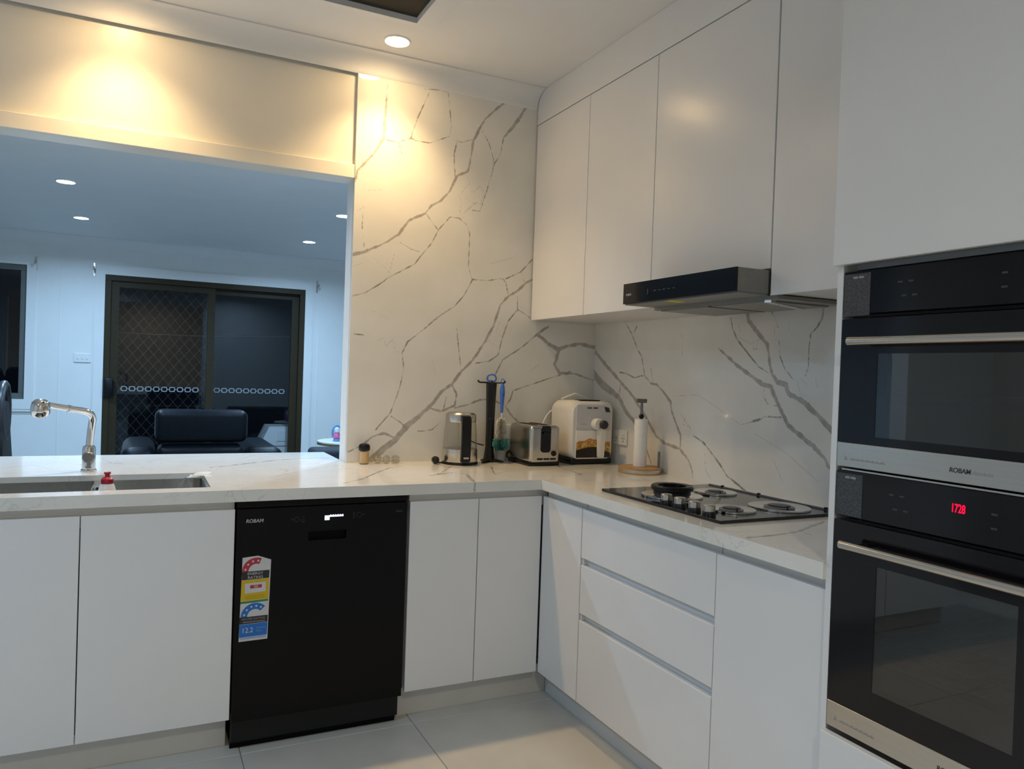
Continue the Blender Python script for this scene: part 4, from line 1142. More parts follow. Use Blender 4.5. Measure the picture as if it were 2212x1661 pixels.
# kettle
kx, ky = -0.776, -0.105
t = thing('electric_kettle', 'clear glass electric kettle with steel lid and black handle', 'kettle', (kx, ky, HB))
obj('power_base', lathe(B(), [(0, 0), (0.082, 0), (0.084, 0.004), (0.082, 0.010), (0, 0.010)], (kx, ky, HB), 40), M['bplast'], t, smooth=True)
obj('lower_band', lathe(B(), [(0, 0.012), (0.080, 0.012), (0.0815, 0.016), (0.0795, 0.070), (0.077, 0.071), (0, 0.071)], (kx, ky, HB), 40), M['steel'], t, smooth=True)
obj('glass_body', lathe(B(), [(0.0785, 0.0715), (0.074, 0.150), (0.069, 0.195), (0.067, 0.195), (0.072, 0.150), (0.0765, 0.0715)], (kx, ky, HB), 40), M['clear'], t, smooth=True)
obj('lid_band', lathe(B(), [(0.0695, 0.192), (0.0705, 0.196), (0.0690, 0.226), (0.060, 0.234), (0, 0.237)], (kx, ky, HB), 40), M['steel'], t, smooth=True)
hd_ = Vector((-0.12, -1.0, 0)).normalized()
sd_ = Vector((1.0, -0.12, 0)).normalized()
b = B()
prof = [(0.066, 0.226), (0.098, 0.222), (0.108, 0.205), (0.110, 0.10), (0.106, 0.02), (0.084, 0.014), (0.082, 0.030), (0.090, 0.045), (0.093, 0.10), (0.091, 0.185), (0.082, 0.198), (0.066, 0.200)]
A = []; Cc = []
for r_, h_ in prof:
    A.append(b.verts.new(Vector((kx, ky, HB + h_)) + hd_ * r_ + sd_ * 0.021)); Cc.append(b.verts.new(Vector((kx, ky, HB + h_)) + hd_ * r_ - sd_ * 0.021))
n = len(prof)
for k in range(n): b.faces.new((A[k], A[(k + 1) % n], Cc[(k + 1) % n], Cc[k]))
b.faces.new(A[::-1]); b.faces.new(Cc)
bmesh.ops.bevel(b, geom=[e for e in b.edges], offset=0.003, segments=2, affect='EDGES')
h = obj('handle', b, M['bplast'], t, smooth=True)
b = B()
q = Vector((kx, ky, HB + 0.036)) + hd_ * 0.1085
for s in (1,):
    v = [b.verts.new(q + sd_ * a + Vector((0, 0, c_)) + hd_ * 0.0012) for a, c_ in ((-0.012, -0.004), (0.012, -0.004), (0.012, 0.004), (-0.012, 0.004))]
    b.faces.new(v)
obj('badge', b, M['print'], h)
obj('cord', tube(B(), bez((kx - 0.075, ky + 0.01, HB + 0.006), (kx - 0.11, ky + 0.0, HB + 0.004), (-0.885, ky + 0.045, HB + 0.006)), 0.0038, 8), M['rubber'], t, smooth=True)
obj('cord', tube(B(), bez((kx + 0.07, ky + 0.045, HB + 0.10), (kx + 0.10, ky + 0.06, HB + 0.085), (-0.625, ky + 0.075, HB + 0.075)), 0.003, 8), M['rubber'], t, smooth=True)
pl = obj('plug', lathe(B(), [(0, 0), (0.014, 0), (0.0165, 0.006), (0.0165, 0.022), (0.010, 0.032), (0.006, 0.040), (0, 0.040)], (-0.893, ky + 0.015, HB + 0.0185), 16, '-y'), M['bplast'], t, smooth=True)
b = B()
for dx, dz in ((-0.006, 0.004), (0.006, 0.004), (0, -0.007)):
    box(b, -0.893 + dx - 0.003, -0.893 + dx + 0.003, ky + 0.015, ky + 0.032, HB + 0.0185 + dz - 0.001, HB + 0.0185 + dz + 0.001)
obj('plug_pins', b, M['steel'], pl)

# utensil stand with a blue loop on top
ux, uy = -0.612, -0.070
t = thing('utensil_stand', 'tall black utensil stand with hook arms and a blue loop', 'utensil stand', (ux, uy, HB))
b = B()
tube(b, [(ux, uy, HB + 0.004), (ux, uy, HB + 0.02), (ux, uy, HB + 0.07), (ux, uy, HB + 0.16), (ux, uy, HB + 0.26), (ux, uy, HB + 0.375)], [0.030, 0.026, 0.0195, 0.0195, 0.0215, 0.0255], 6)
obj('pole', b, M['bplast'], t)
for k in range(3):
    a = math.radians(-20 + 120 * k)
    b = B()
    u = Vector((math.cos(a), math.sin(a), 0)); w = Vector((-math.sin(a), math.cos(a), 0)); c0 = Vector((ux, uy, HB))
    L_ = 0.07 if k == 0 else 0.058
    V = [b.verts.new(c0 + u * r_ + w * s + Vector((0, 0, z))) for r_, s, z in ((0, 0.02, 0), (L_, 0.013, 0), (L_, -0.013, 0), (0, -0.02, 0), (0, 0.016, 0.022), (L_ - 0.003, 0.009, 0.006), (L_ - 0.003, -0.009, 0.006), (0, -0.016, 0.022))]
    for f_ in ((0, 1, 2, 3), (4, 5, 6, 7), (0, 1, 5, 4), (1, 2, 6, 5), (2, 3, 7, 6), (3, 0, 4, 7)):
        b.faces.new([V[i] for i in f_])
    obj('foot', b, M['bplast'], t)
ca, sa = 0.94, -0.34
for k in range(6):
    a = math.radians(60 * k + 8)
    u = Vector((math.cos(a), math.sin(a), 0)); c0 = Vector((ux, uy, HB + 0.374))
    b = tube(B(), [c0 + u * 0.018, c0 + u * 0.060, c0 + u * 0.070 + Vector((0, 0, 0.002)), c0 + u * 0.073 + Vector((0, 0, 0.010))], 0.0035, 8)
    obj('hook_arm', b, M['bplast'], t, smooth=True)
b = B()
pr = frame_axes((0.38, 0.92, 0))[0]
rr = [Vector((ux, uy, HB + 0.376)) + Vector((0.92, -0.39, 0)) * 0.021 * math.cos(a) + Vector((0, 0, 1)) * (0.018 + 0.019 * math.sin(a) * (1 if math.sin(a) > 0 else 0.85)) for a in [2 * math.pi * k / 28 for k in range(28)]]
obj('blue_loop', tube(b, rr, 0.0042, 8, closed=True), M['blue'], t, smooth=True)
obj('blue_band', lathe(B(), [(0.0205, 0), (0.0207, 0.001), (0.0207, 0.003), (0.0205, 0.004)], (ux, uy, HB + 0.203), 6), mat('indigo_seam', (0.05, 0.05, 0.22), 0.4), t)

# bottle brush hanging from the stand
qx, qy = -0.575, -0.115
t = thing('bottle_brush', 'blue-handled bottle brush with teal bristles hanging on the stand', 'brush', (qx, qy, HB + 0.07))
z0 = HB + 0.235
b = lathe(B(), [(0, 0), (0.006, 0), (0.0075, 0.03), (0.011, 0.075), (0.0125, 0.095), (0.010, 0.12), (0.0055, 0.137), (0.003, 0.143), (0, 0.143)], (qx, qy, z0), 16)
hb = obj('handle', b, M['blue'], t, smooth=True)
obj('hang_loop', tube(B(), [Vector((qx, qy, z0 + 0.150)) + Vector((0.9, -0.4, 0)) * 0.007 * math.cos(a) + Vector((0, 0, 0.009)) * math.sin(a) for a in [2 * math.pi * k / 16 for k in range(16)]], 0.002, 6, closed=True), M['blue'], hb, smooth=True)
obj('grip_mark', bx(qx - 0.003, qx + 0.003, qy - 0.0135, qy - 0.0115, z0 + 0.078, z0 + 0.092, bev=0.001, seg=1), mat('navy_grip_mark', (0.02, 0.05, 0.25), 0.4), hb)
obj('neck', tube(B(), [(qx, qy, z0), (qx, qy, z0 - 0.035)], 0.0042, 10), M['white'], t, smooth=True)
def bristles(nm, zc, h, r, m, n, lobes=False, seed=1):
    rnd = random.Random(seed)
    b = B()
    core = Vector((qx, qy, 0))
    for k in range(n):
        a = rnd.random() * 2 * math.pi
        zz = zc + (rnd.random() - 0.5) * h
        e = math.sqrt(max(0.15, 1 - ((zz - zc) / (h * 0.62)) ** 2))
        rr_ = r * e * (0.82 + 0.18 * rnd.random())
        if lobes: rr_ *= 0.62 + 0.38 * abs(math.cos(2.5 * a + 0.6))
        p = core + Vector((0, 0, zz)); q = core + Vector((rr_ * math.cos(a), rr_ * math.sin(a), zz + (rnd.random() - 0.5) * 0.012))
        w = Vector((-math.sin(a), math.cos(a), 0)) * 0.0022
        v = [b.verts.new(p - w), b.verts.new(p + w), b.verts.new(q + w * 0.8), b.verts.new(q - w * 0.8), b.verts.new(p + Vector((0, 0, 0.003))), b.verts.new(q + Vector((0, 0, 0.003)))]
        b.faces.new((v[0], v[1], v[2], v[3])); b.faces.new((v[0], v[3], v[5], v[4])); b.faces.new((v[1], v[4], v[5], v[2]))
    o = obj(nm, b, m, t); o['kind'] = 'stuff'
    return o
bristles('cream_bristles', HB + 0.152, 0.105, 0.029, M['bristle'], 1500, seed=2)
bristles('teal_bristles', HB + 0.086, 0.052, 0.046, M['green'], 900, True, seed=3)

# frosted container by the wall
t = thing('frosted_cup', 'pale frosted cup standing between the utensil stand and toaster', 'cup', (-0.540, -0.036, HB))
obj('cup_body', lathe(B(), [(0, 0), (0.028, 0), (0.033, 0.088), (0.031, 0.088), (0.0265, 0.003), (0, 0.003)], (-0.540, -0.036, HB), 28), M['frost'], t, smooth=True)
obj('rim', lathe(B(), [(0.031, 0.087), (0.034, 0.087), (0.034, 0.091), (0.031, 0.091), (0.031, 0.087)], (-0.540, -0.036, HB), 28), M['mgrey'], t, smooth=True)

# toaster
t = thing('toaster', 'two-slice brushed steel toaster with a black lever panel', 'toaster', (-0.42, -0.16, HB))
tx0, tx1, ty0, ty1 = -0.498, -0.342, -0.270, -0.045
obj('shell', bx(tx0, tx1, ty0, ty1, HB + 0.012, HB + 0.186, bev=0.018, seg=5), M['steel'], t, smooth=True)
obj('base', bx(tx0 - 0.003, tx1 + 0.002, ty0 + 0.004, ty1 + 0.006, HB + 0.001, HB + 0.020, bev=0.006), M['bplast'], t, smooth=True)
for x in (-0.452, -0.400):
    obj('bread_slot', bx(x - 0.013, x + 0.013, ty0 + 0.04, ty1 - 0.035, HB + 0.184, HB + 0.188, bev=0.0015, seg=1), M['dwdark'], t)
b = prism(B(), rrect(0.050, 0.122, 0.014, 6, -0.420, HB + 0.124), 'y', ty0 - 0.004, ty0 + 0.006)
pn = obj('lever_panel', b, M['black'], t)
obj('lever', bx(-0.436, -0.404, ty0 - 0.018, ty0 - 0.003, HB + 0.148, HB + 0.158, bev=0.003), M['bplast'], pn, smooth=True)
obj('browning_dial', lathe(B(), [(0, 0), (0.0125, 0), (0.0125, 0.006), (0.010, 0.010), (0, 0.010)], (-0.376, ty0 + 0.002, HB + 0.058), 24, '-y'), M['bplast'], t, smooth=True)
b = B()
for k in range(3): box(b, -0.462 + k * 0.034, -0.433 + k * 0.034, ty0 - 0.003, ty0 + 0.004, HB + 0.0285, HB + 0.0365, bev=0.001, seg=1)
obj('button_row', b, M['bplast'], t)
obj('cord_wrap', tube(B(), bez((tx0 + 0.01, ty1 - 0.0, HB + 0.05), (tx0 - 0.03, ty1 + 0.02, HB + 0.025), (tx0 - 0.004, ty1 - 0.07, HB + 0.008)), 0.006, 8), M['rubber'], t, smooth=True)

# air fryer
t = thing('air_fryer', 'white air fryer with a grey dial, drawer handle and food picture', 'air fryer', (-0.15, -0.14, HB))
fx0, fx1, fy0, fy1 = -0.272, -0.034, -0.245, -0.035
fc = (fx0 + fx1) / 2
b = B()
sec = []
for (y, ins, top) in ((fy1, 0.010, 0.292), (fy1 - 0.03, 0.0, 0.300), (fy0 + 0.05, 0.0, 0.304), (fy0 + 0.012, 0.002, 0.300), (fy0, 0.010, 0.288)):
    pts = rrect((fx1 - fx0) - 2 * ins, top - 0.022, 0.042, 6, fc, HB + 0.022 + (top - 0.022) / 2)
    pts = [(p[0], max(p[1], HB + 0.024)) for p in pts]
    sec.append([b.verts.new((p[0], y, p[1])) for p in pts])
for A, C_ in zip(sec[:-1], sec[1:]):
    for k in range(len(A)): b.faces.new((A[k], A[(k + 1) % len(A)], C_[(k + 1) % len(A)], C_[k]))
b.faces.new(sec[0]); b.faces.new(sec[-1][::-1])
obj('shell', b, M['fryer'], t, smooth=True)
obj('base', bx(fx0 + 0.004, fx1 - 0.004, fy0 - 0.003, fy1 - 0.006, HB + 0.001, HB + 0.030, bev=0.010, seg=3), M['bplast'], t, smooth=True)
yf2 = fy0 - 0.0005
b = prism(B(), [(fx0 + 0.026, HB + 0.168), (fx1 - 0.020, HB + 0.168), (fx1 - 0.020, HB + 0.250), (fx1 - 0.035, HB + 0.275), (fx1 - 0.060, HB + 0.282), (fx0 + 0.026, HB + 0.282)], 'y', yf2 - 0.004, yf2 + 0.006)
fp = obj('front_panel', b, M['fgrey'], t)
dr = obj('drawer_front', bx(fx0 + 0.026, fx1 - 0.020, fy0 - 0.006, fy0 + 0.008, HB + 0.031, HB + 0.163, bev=0.003), M['fryer'], t, smooth=True)
ymn = fy0 - 0.0065
def fl_(pts, m, nm, par, y=ymn):
    bb = B(); bb.faces.new([bb.verts.new((p[0], y, p[1])) for p in pts]); return obj(nm, bb, m, par)
fw_ = fx1 - fx0 - 0.046
fxa, fxb = fx0 + 0.027, fx1 - 0.021
top_ = [(fxa + (fxb - fxa) * k / 12, HB + 0.098 + 0.018 * math.sin(math.pi * k / 12) + 0.004 * math.sin(k * 1.7)) for k in range(13)]
low_ = [(fxa + (fxb - fxa) * k / 12, HB + 0.068 + 0.016 * math.sin(math.pi * k / 12) - (0.012 if k > 7 else 0)) for k in range(13)]
fl_(low_ + top_[::-1], M['food'], 'food_picture', dr)
fl_([(fxa, HB + 0.033), (fxb, HB + 0.033)] + low_[::-1], mat('black_picture_ground', (0.012, 0.010, 0.008), 0.35), 'picture_ground', dr)
fl_([(p[0], p[1]) for p in top_] + [(p[0], p[1] + 0.006) for p in top_[::-1]], mat('orange_picture_glow', (0.62, 0.22, 0.09), 0.4), 'picture_edge', dr)
# handle and dial
b = prism(B(), [(-0.138, HB + 0.205), (-0.130, HB + 0.212), (-0.114, HB + 0.212), (-0.104, HB + 0.203), (-0.101, HB + 0.160), (-0.107, HB + 0.036), (-0.111, HB + 0.032), (-0.127, HB + 0.032), (-0.131, HB + 0.036)], 'y', fy0 - 0.040, fy0 - 0.006)
bmesh.ops.bevel(b, geom=b.edges[:], offset=0.004, segments=2, affect='EDGES')
hn = obj('drawer_handle', b, M['fryer'], dr, smooth=True)
obj('handle_hub', lathe(B(), [(0, 0), (0.028, 0), (0.028, 0.026), (0.024, 0.032), (0, 0.032)], (-0.138, fy0 - 0.004, HB + 0.193), 32, '-y'), M['fryer'], dr, smooth=True)
obj('timer_dial', lathe(B(), [(0, 0), (0.021, 0), (0.021, 0.010), (0.018, 0.014), (0, 0.014)], (-0.118, fy0 - 0.0395, HB + 0.192), 28, '-y'), M['dgrey'], t, smooth=True)
b = B()
for x0_, x1_, zz in ((fc - 0.036, fc - 0.010, 0.2655), (fc - 0.002, fc + 0.024, 0.2655)):
    for k in range(4): box(b, x0_ + k * 0.0065, x0_ + k * 0.0065 + 0.005, yf2 - 0.0048, yf2 - 0.004, HB + zz, HB + zz + 0.0075)
obj('small_print', b, M['dprint'], fp)
b = B()
for k in range(5): box(b, fx1 - 0.086 + k * 0.0085 - 0.003 + 0.02, fx1 - 0.080 + k * 0.0085 - 0.003 + 0.02, yf2 - 0.0048, yf2 - 0.004, HB + 0.190, HB + 0.193)
obj('dial_print', b, M['gprint'], fp)
b = B()
for k in range(5): box(b, fx0 + 0.048 + k * 0.007, fx0 + 0.053 + k * 0.007, yf2 - 0.0048, yf2 - 0.004, HB + 0.190, HB + 0.195)
obj('brand_print', b, mat('pale_red_print', (0.55, 0.42, 0.40), 0.5), fp)
b = prism(B(), [(fx1 - 0.060, HB + 0.276), (fx1 - 0.034, HB + 0.272), (fx1 - 0.026, HB + 0.250), (fx1 - 0.050, HB + 0.250)], 'y', yf2 - 0.0055, yf2 - 0.003)
obj('black_badge', b, M['dgrey'], fp)
obj('top_vent', bx(fc - 0.06, fc + 0.05, fy0 + 0.02, fy0 + 0.075, HB + 0.302, HB + 0.306, bev=0.0015, seg=1), M['dwdark'], t)
P = [(fx0 + 0.05, fy1 - 0.02, HB + 0.302), (fx0 + 0.09, fy1 - 0.03, HB + 0.322), (fc, fy1 - 0.035, HB + 0.332), (fc + 0.04, fy1 - 0.03, HB + 0.325), (fx1 - 0.03, fy1 - 0.02, HB + 0.301)]
PP = bez(P[0], P[1], P[2], 6) + bez(P[2], P[3], P[4], 6)[1:]
obj('power_cord', tube(B(), PP, 0.0045, 8), M['white'], t, smooth=True)
obj('power_cord', tube(B(), bez((fx0 + 0.02, fy1 + 0.005, HB + 0.25), (fx0 - 0.06, fy1 + 0.012, HB + 0.20), (fx0 - 0.035, fy1 + 0.012, HB + 0.05)), 0.0042, 8), M['white'], t, smooth=True)

# power outlets
def outlet(name, label, plane, u, z, w=0.115, h=0.072, t0=0.0):
    if plane == 'y':
        t = thing(name, label, 'power outlet', (u, t0, z))
        def bb(a, b_, c_, d_, e, f_): return bx(u + a, u + b_, t0 - f_, t0 - e, z + c_, z + d_, bev=0.0015, seg=1)
    else:
        t = thing(name, label, 'power outlet', (t0, u, z))
        def bb(a, b_, c_, d_, e, f_): return bx(t0 - f_, t0 - e, u + a, u + b_, z + c_, z + d_, bev=0.0015, seg=1)
    obj('cover_plate', bb(-w / 2, w / 2, -h / 2, h / 2, 0.0, 0.009), M['white'], t)
    for s in (-1, 1):
        obj('switch_rocker', bb(s * w * 0.27 - 0.007, s * w * 0.27 + 0.007, 0.012, 0.028, 0.009, 0.012), M['white'], t)
        for dx, dz in ((-0.008, -0.004), (0.008, -0.004), (0, -0.018)):
            obj('socket_slot', bb(s * w * 0.27 + dx - 0.0015, s * w * 0.27 + dx + 0.0015, dz - 0.004, dz + 0.004, 0.0088, 0.0095), M['dgrey'], t)
outlet('power_outlet', 'white double power outlet on the stone wall beside the toaster', 'y', -0.487, 1.036)
outlet('power_outlet', 'white double power outlet on the wall behind the paper towel holder', 'x', -0.262, 1.030)

# paper towel holder and roll
hx, hy = -0.100, -0.560
t = thing('paper_towel_holder', 'paper towel holder with a bamboo and steel disc base', 'paper towel holder', (hx, hy, HB))
obj('base_band', lathe(B(), [(0, 0.001), (0.093, 0.001), (0.094, 0.004), (0.094, 0.019), (0, 0.019)], (hx, hy, HB), 48), M['steel'], t, smooth=True)
obj('base_edge', lathe(B(), [(0.090, 0.0), (0.0955, 0.0), (0.0955, 0.004), (0.090, 0.004), (0.090, 0.0)], (hx, hy, HB), 48), M['wood'], t, smooth=True)
obj('base_top', lathe(B(), [(0, 0.019), (0.0955, 0.019), (0.0955, 0.025), (0.090, 0.028), (0, 0.028)], (hx, hy, HB), 48), M['wood'], t, smooth=True)
obj('pole', tube(B(), [(hx, hy, HB + 0.028), (hx, hy, HB + 0.262)], 0.006, 12), M['mgrey'], t, smooth=True)
obj('black_ball', lathe(B(), [(0, -0.0125), (0.008, -0.0095), (0.0125, 0), (0.008, 0.0095), (0, 0.0125)], (hx, hy, HB + 0.250), 20), M['bplast'], t, smooth=True)
obj('neck', tube(B(), [(hx, hy, HB + 0.262), (hx, hy, HB + 0.31)], 0.0062, 12), M['mgrey'], t, smooth=True)
u = Vector((0.92, -0.39, 0))
c0 = Vector((hx, hy, HB + 0.319))
obj('cross_bar', tube(B(), [c0 - u * 0.021, c0 + u * 0.021], 0.0095, 14), M['mgrey'], t, smooth=True)
obj('tension_arm', bx(hx + 0.058, hx + 0.068, hy - 0.058, hy - 0.050, HB + 0.028, HB + 0.098, bev=0.002), M['mgrey'], t)
t = thing('paper_roll', 'narrow white paper towel roll on the wooden holder', 'paper roll', (hx, hy, HB + 0.0285))
obj('paper', lathe(B(), [(0.010, 0.0), (0.029, 0.0), (0.0295, 0.004), (0.0295, 0.206), (0.0285, 0.209), (0.010, 0.209), (0.010, 0.0)], (hx, hy, HB + 0.0287), 36), M['paper'], t, smooth=True)

# ------------------------------------------------------------------ living room
def cushion(b, x0, x1, y0, y1, z0, z1, r):
    box(b, x0, x1, y0, y1, z0, z1, bev=r, seg=4)
t = thing('armchair', 'black leather recliner armchair with a separate headrest cushion', 'armchair', (-1.72, 2.1, 0))
obj('headrest', bx(-2.005, -1.440, 2.0, 2.20, 0.80, 1.012, bev=0.045, seg=4), M['leather'], t, smooth=True)
obj('backrest', bx(-1.99, -1.455, 1.99, 2.22, 0.42, 0.785, bev=0.05, seg=4), M['leather'], t, smooth=True)
obj('seat', bx(-1.98, -1.46, 2.22, 2.78, 0.28, 0.47, bev=0.05, seg=4), M['leather'], t, smooth=True)
obj('arm', bx(-2.20, -1.99, 1.98, 2.85, 0.10, 0.775, bev=0.07, seg=4), M['leather'], t, smooth=True)
obj('arm', bx(-1.455, -1.20, 1.98, 2.85, 0.10, 0.765, bev=0.07, seg=4), M['leather'], t, smooth=True)
obj('base', bx(-2.1, -1.3, 2.02, 2.82, 0.0, 0.28, bev=0.02), M['leather'], t, smooth=True)

t = thing('sofa', 'charcoal fabric sofa by the end of the stone wall', 'sofa', (-0.2, 1.75, 0))
obj('backrest', bx(-1.06, 0.75, 1.70, 1.95, 0.30, 0.775, bev=0.03, seg=3), M['fabric'], t, smooth=True)
obj('seat', bx(-0.86, 0.55, 1.95, 2.5, 0.25, 0.45, bev=0.04, seg=3), M['fabric'], t, smooth=True)
for a in ((-1.06, -0.86), (0.55, 0.75)):
    obj('arm', bx(a[0], a[1], 1.951, 2.5, 0.1, 0.62, bev=0.04, seg=3), M['fabric'], t, smooth=True)
obj('base', bx(-1.0, 0.7, 1.75, 2.45, 0.0, 0.25, bev=0.01), M['fabric'], t)

t = thing('round_table', 'small round white-topped table with a wooden edge', 'table', (-0.40, 3.30, 0))
obj('table_top', lathe(B(), [(0, 0.672), (0.300, 0.672), (0.300, 0.681), (0, 0.681)], (-0.40, 3.30, 0), 48), M['white'], t, smooth=True)
obj('edge_band', lathe(B(), [(0.24, 0.652), (0.303, 0.652), (0.303, 0.6715), (0.24, 0.6715), (0.24, 0.652)], (-0.40, 3.30, 0), 48), mat('olive_wood_edge', (0.16, 0.12, 0.05), 0.4), t, smooth=True)
obj('pedestal', lathe(B(), [(0, 0), (0.20, 0), (0.20, 0.015), (0.03, 0.03), (0.03, 0.652), (0, 0.652)], (-0.40, 3.30, 0), 28), M['white'], t, smooth=True)
def figurine(x, y, label, hood, body):
    z = 0.681
    t = thing('toy_figurine', label, 'toy', (x, y, z), group='toys on the round table')
    obj('feet', lathe(B(), [(0, 0), (0.030, 0), (0.033, 0.012), (0.028, 0.022), (0, 0.022)], (x, y, z), 16), hood, t, smooth=True)
    obj('body', lathe(B(), [(0.02, 0.02), (0.036, 0.035), (0.030, 0.065), (0.018, 0.078), (0, 0.08)], (x, y, z), 18), body, t, smooth=True)
    obj('head', lathe(B(), [(0, 0.074), (0.020, 0.080), (0.027, 0.098), (0.022, 0.116), (0, 0.124)], (x, y, z), 18), M['white'], t, smooth=True)
    b = B()
    tube(b, [Vector((x, y + 0.006, z)) + Vector((0.038 * math.cos(a), 0, 0.075 + 0.062 * math.sin(a))) for a in [math.pi * (-0.25 + 1.5 * k / 14) for k in range(15)]], 0.009, 8)
    obj('hood', b, hood, t, smooth=True)
figurine(-0.545, 3.27, 'tiny toy figure with a pink body under a blue hood', M['toyb'], M['pink'])
figurine(-0.440, 3.22, 'tiny toy figure with a navy body and pale hood', M['white'], M['toyn'])

t = thing('storage_bin', 'white plastic storage bin with a sloped lid outside the glass door', 'storage bin', (-0.76, 4.85, 0))
b = prism(B(), [(-0.98, 0.0), (-0.58, 0.0), (-0.58, 0.50), (-0.98, 0.50)], 'y', 4.70, 5.05)
obj('bin_body', b, M['white'], t)
b = prism(B(), [(-0.99, 0.505), (-0.57, 0.505), (-0.57, 0.70), (-0.90, 0.70)], 'y', 4.69, 5.06)
lid = obj('lid', b, M['white'], t)
obj('lid_panel', bx(-0.83, -0.62, 4.684, 4.691, 0.55, 0.66, bev=0.002, seg=1), M['white'], lid)

t = thing('clothes_line', 'pale rope clothes line between two posts outside the glass door', 'clothes line', (-1.04, 6.2, 0))
obj('rope', tube(B(), [Vector((-2.6 + 0.26 * k, 6.2, 1.58 + 0.06 * ((k - 6) / 6) ** 2 + 0.012 * k)) for k in range(13)], 0.006, 6), mat('pale_rope', (0.5, 0.42, 0.4), 0.7), t)
for x, h_ in ((-2.6, 1.66), (0.52, 1.80)):
    obj('post', tube(B(), [(x, 6.2, 0.0), (x, 6.2, h_)], 0.02, 10), M['dgrey'], t, smooth=True)

# black exercise chair with grey curved trims near the window
t = thing('massage_chair', 'black massage chair with grey curved side trims by the window', 'massage chair', (-3.15, 1.6, 0))
b = B()
def shell(b, x0, x1, pts, r):
    prism(b, pts, 'x', x0, x1)
prof = [(1.15, 0.0), (2.05, 0.0), (2.20, 0.25), (2.05, 0.55), (1.80, 0.70), (1.72, 1.00), (1.66, 1.17), (1.52, 1.21), (1.36, 1.14), (1.30, 0.95), (1.22, 0.60), (1.08, 0.30)]
b = prism(B(), prof, 'x', -3.50, -2.83)
bmesh.ops.bevel(b, geom=b.edges[:], offset=0.03, segments=3, affect='EDGES')
obj('body', b, M['leather'], t, smooth=True)
sidep = [(1.40, 0.25), (1.85, 0.30), (1.90, 0.52), (1.72, 0.72), (1.66, 0.98), (1.60, 1.10), (1.48, 1.12), (1.40, 1.02), (1.34, 0.70)]
for (x0_, x1_) in ((-2.832, -2.735), (-3.595, -3.498)):
    b = prism(B(), sidep, 'x', x0_, x1_)
    bmesh.ops.bevel(b, geom=b.edges[:], offset=0.035, segments=3, affect='EDGES')
    sp = obj('side_shell', b, M['bplast'], t, smooth=True)
    xo = x1_ - 0.02 if x0_ > -3 else x0_ + 0.02
    ring = [Vector((xo, 1.54 + 0.13 * math.cos(a), 1.02 + 0.15 * math.sin(a))) for a in [2 * math.pi * k / 30 for k in range(30)]]
    obj('curved_trim', tube(B(), ring, 0.022, 10, closed=True), M['dgrey'], sp, smooth=True)
obj('headrest', bx(-3.42, -2.90, 1.62, 1.80, 0.86, 1.14, bev=0.06, seg=4), M['leather'], t, smooth=True)

# curtain rod brackets
for k, (x, z, lb) in enumerate(((-2.925, 2.13, 'small metal curtain bracket at the top corner of the dark window'), (-2.483, 2.12, 'small metal curtain bracket above the handle side of the sliding door'), (-0.524, 2.124, 'small metal curtain bracket above the fixed pane of the sliding door'))):
    t = thing('curtain_bracket', lb, 'bracket', (x, YF, z), group='curtain brackets on the living room wall')
    obj('wall_plate', bx(x - 0.008, x + 0.008, YF - 0.005, YF - 0.0005, z - 0.06, z + 0.06, bev=0.001, seg=1), M['steel'], t)
    obj('hook', tube(B(), [(x, YF - 0.004, z + 0.01), (x, YF - 0.06, z + 0.005), (x, YF - 0.085, z - 0.005), (x, YF - 0.095, z + 0.018)], 0.007, 8), M['steel'], t, smooth=True)
t = thing('wall_switch', 'white wall switch plate beside the sliding door frame', 'switch', (-2.558, YF, 1.331))
obj('cover_plate', bx(-2.623, -2.493, YF - 0.010, YF - 0.0005, 1.292, 1.370, bev=0.002), M['white'], t)
for dx in (-0.035, 0.0, 0.035):
    obj('rocker', bx(-2.558 + dx - 0.008, -2.558 + dx + 0.008, YF - 0.0135, YF - 0.010, 1.320, 1.344, bev=0.001, seg=1), M['white'], t)

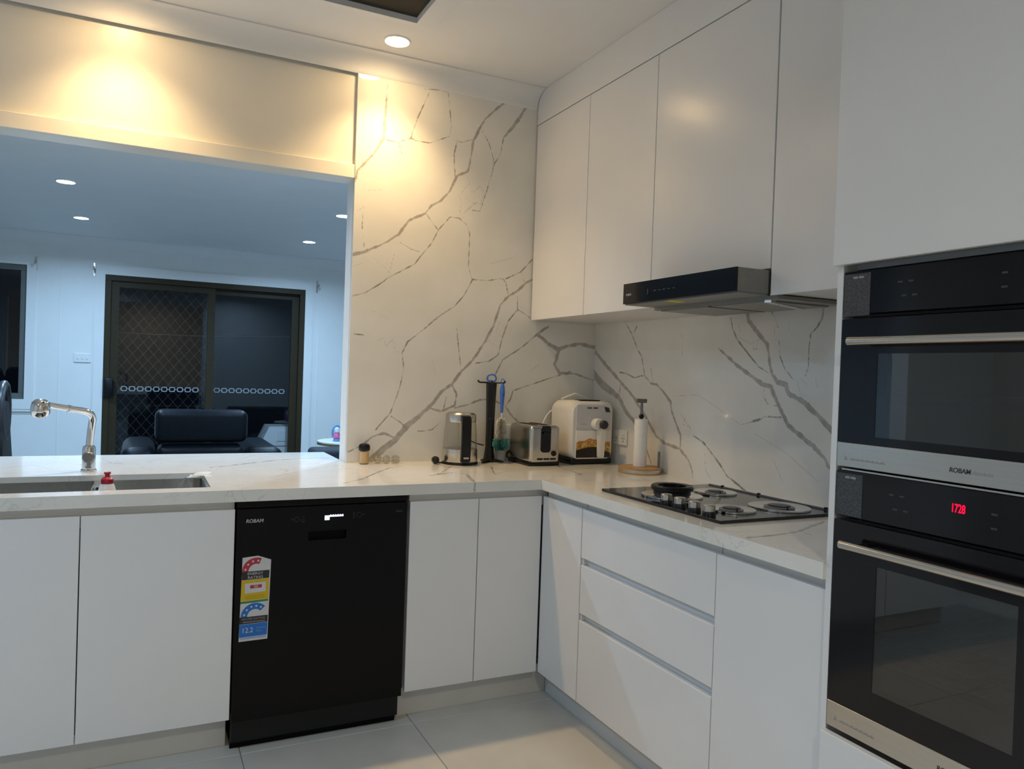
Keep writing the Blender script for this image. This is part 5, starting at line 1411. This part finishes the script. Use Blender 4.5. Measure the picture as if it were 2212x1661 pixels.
# ------------------------------------------------------------------ downlights and two added fill lamps: every one a thing with its own lamp
def downlight(x, y, z, warm, watts, label, group, name='ceiling_downlight', col=None):
    t = thing(name, label, 'downlight', (x, y, z), group=group)
    b = lathe(B(), [(0.050, -0.0005), (0.058, -0.0005), (0.0575, -0.004), (0.051, -0.006), (0.048, -0.003), (0.050, -0.0005)], (x, y, z), 36)
    obj('bezel', b, M['white'], t, smooth=True)
    b = lathe(B(), [(0, -0.0012), (0.048, -0.0012), (0.048, -0.0005), (0, -0.0005)], (x, y, z), 36)
    obj('diffuser', b, M['lampw'] if warm else M['lampc'], t)
    if warm:                                   # recessed lens: narrow soft beam
        l = bpy.data.lights.new('lamp', 'SPOT')
        l.spot_size = math.radians(112)
        l.spot_blend = 1.0
        l.shadow_soft_size = 0.04
    else:                                      # flat diffuser: wide beam
        l = bpy.data.lights.new('lamp', 'AREA')
        l.shape = 'DISK'
        l.size = 0.092
        l.spread = math.radians(160)
    l.energy = watts
    l.color = col or (WARM if warm else COOL)
    lo = bpy.data.objects.new('lamp', l)
    COL.objects.link(lo)
    lo.parent = t
    lo.location = (0, 0, -0.045 if warm else -0.0035)
    return t
for k, (x, y) in enumerate(KITCHEN_LIGHTS):
    downlight(x, y, HC, True, KITCHEN_W, ('warm white downlight in the kitchen ceiling close to the stone wall', 'warm white downlight in the kitchen ceiling over the sink')[k], 'warm kitchen downlights')
LL = ['cool white downlight in the living ceiling above the armchair arm', 'cool white living downlight nearest the window beside the sliding door', 'cool white living downlight close to the stone wall end', 'cool white living downlight near the fixed pane of the sliding door', 'cool white living downlight over the peninsula edge above the sink', 'cool white living downlight tucked behind the stone wall']
for (x, y), lb in zip(LIVING_LIGHTS, LL):
    downlight(x, y, HL, False, LIVING_W, lb, 'cool living room downlights')
for (x, y), pw, lb in zip(FILL_LIGHTS, FILL_W, ('added cool white fill light in the kitchen ceiling beside the peninsula walkway', 'added neutral white fill light in the kitchen ceiling far from the stone wall')):
    downlight(x, y, HC, False, pw[0], lb, 'added kitchen fill lights away from the stone wall', col=pw[1])  # added fill, built like the real downlights
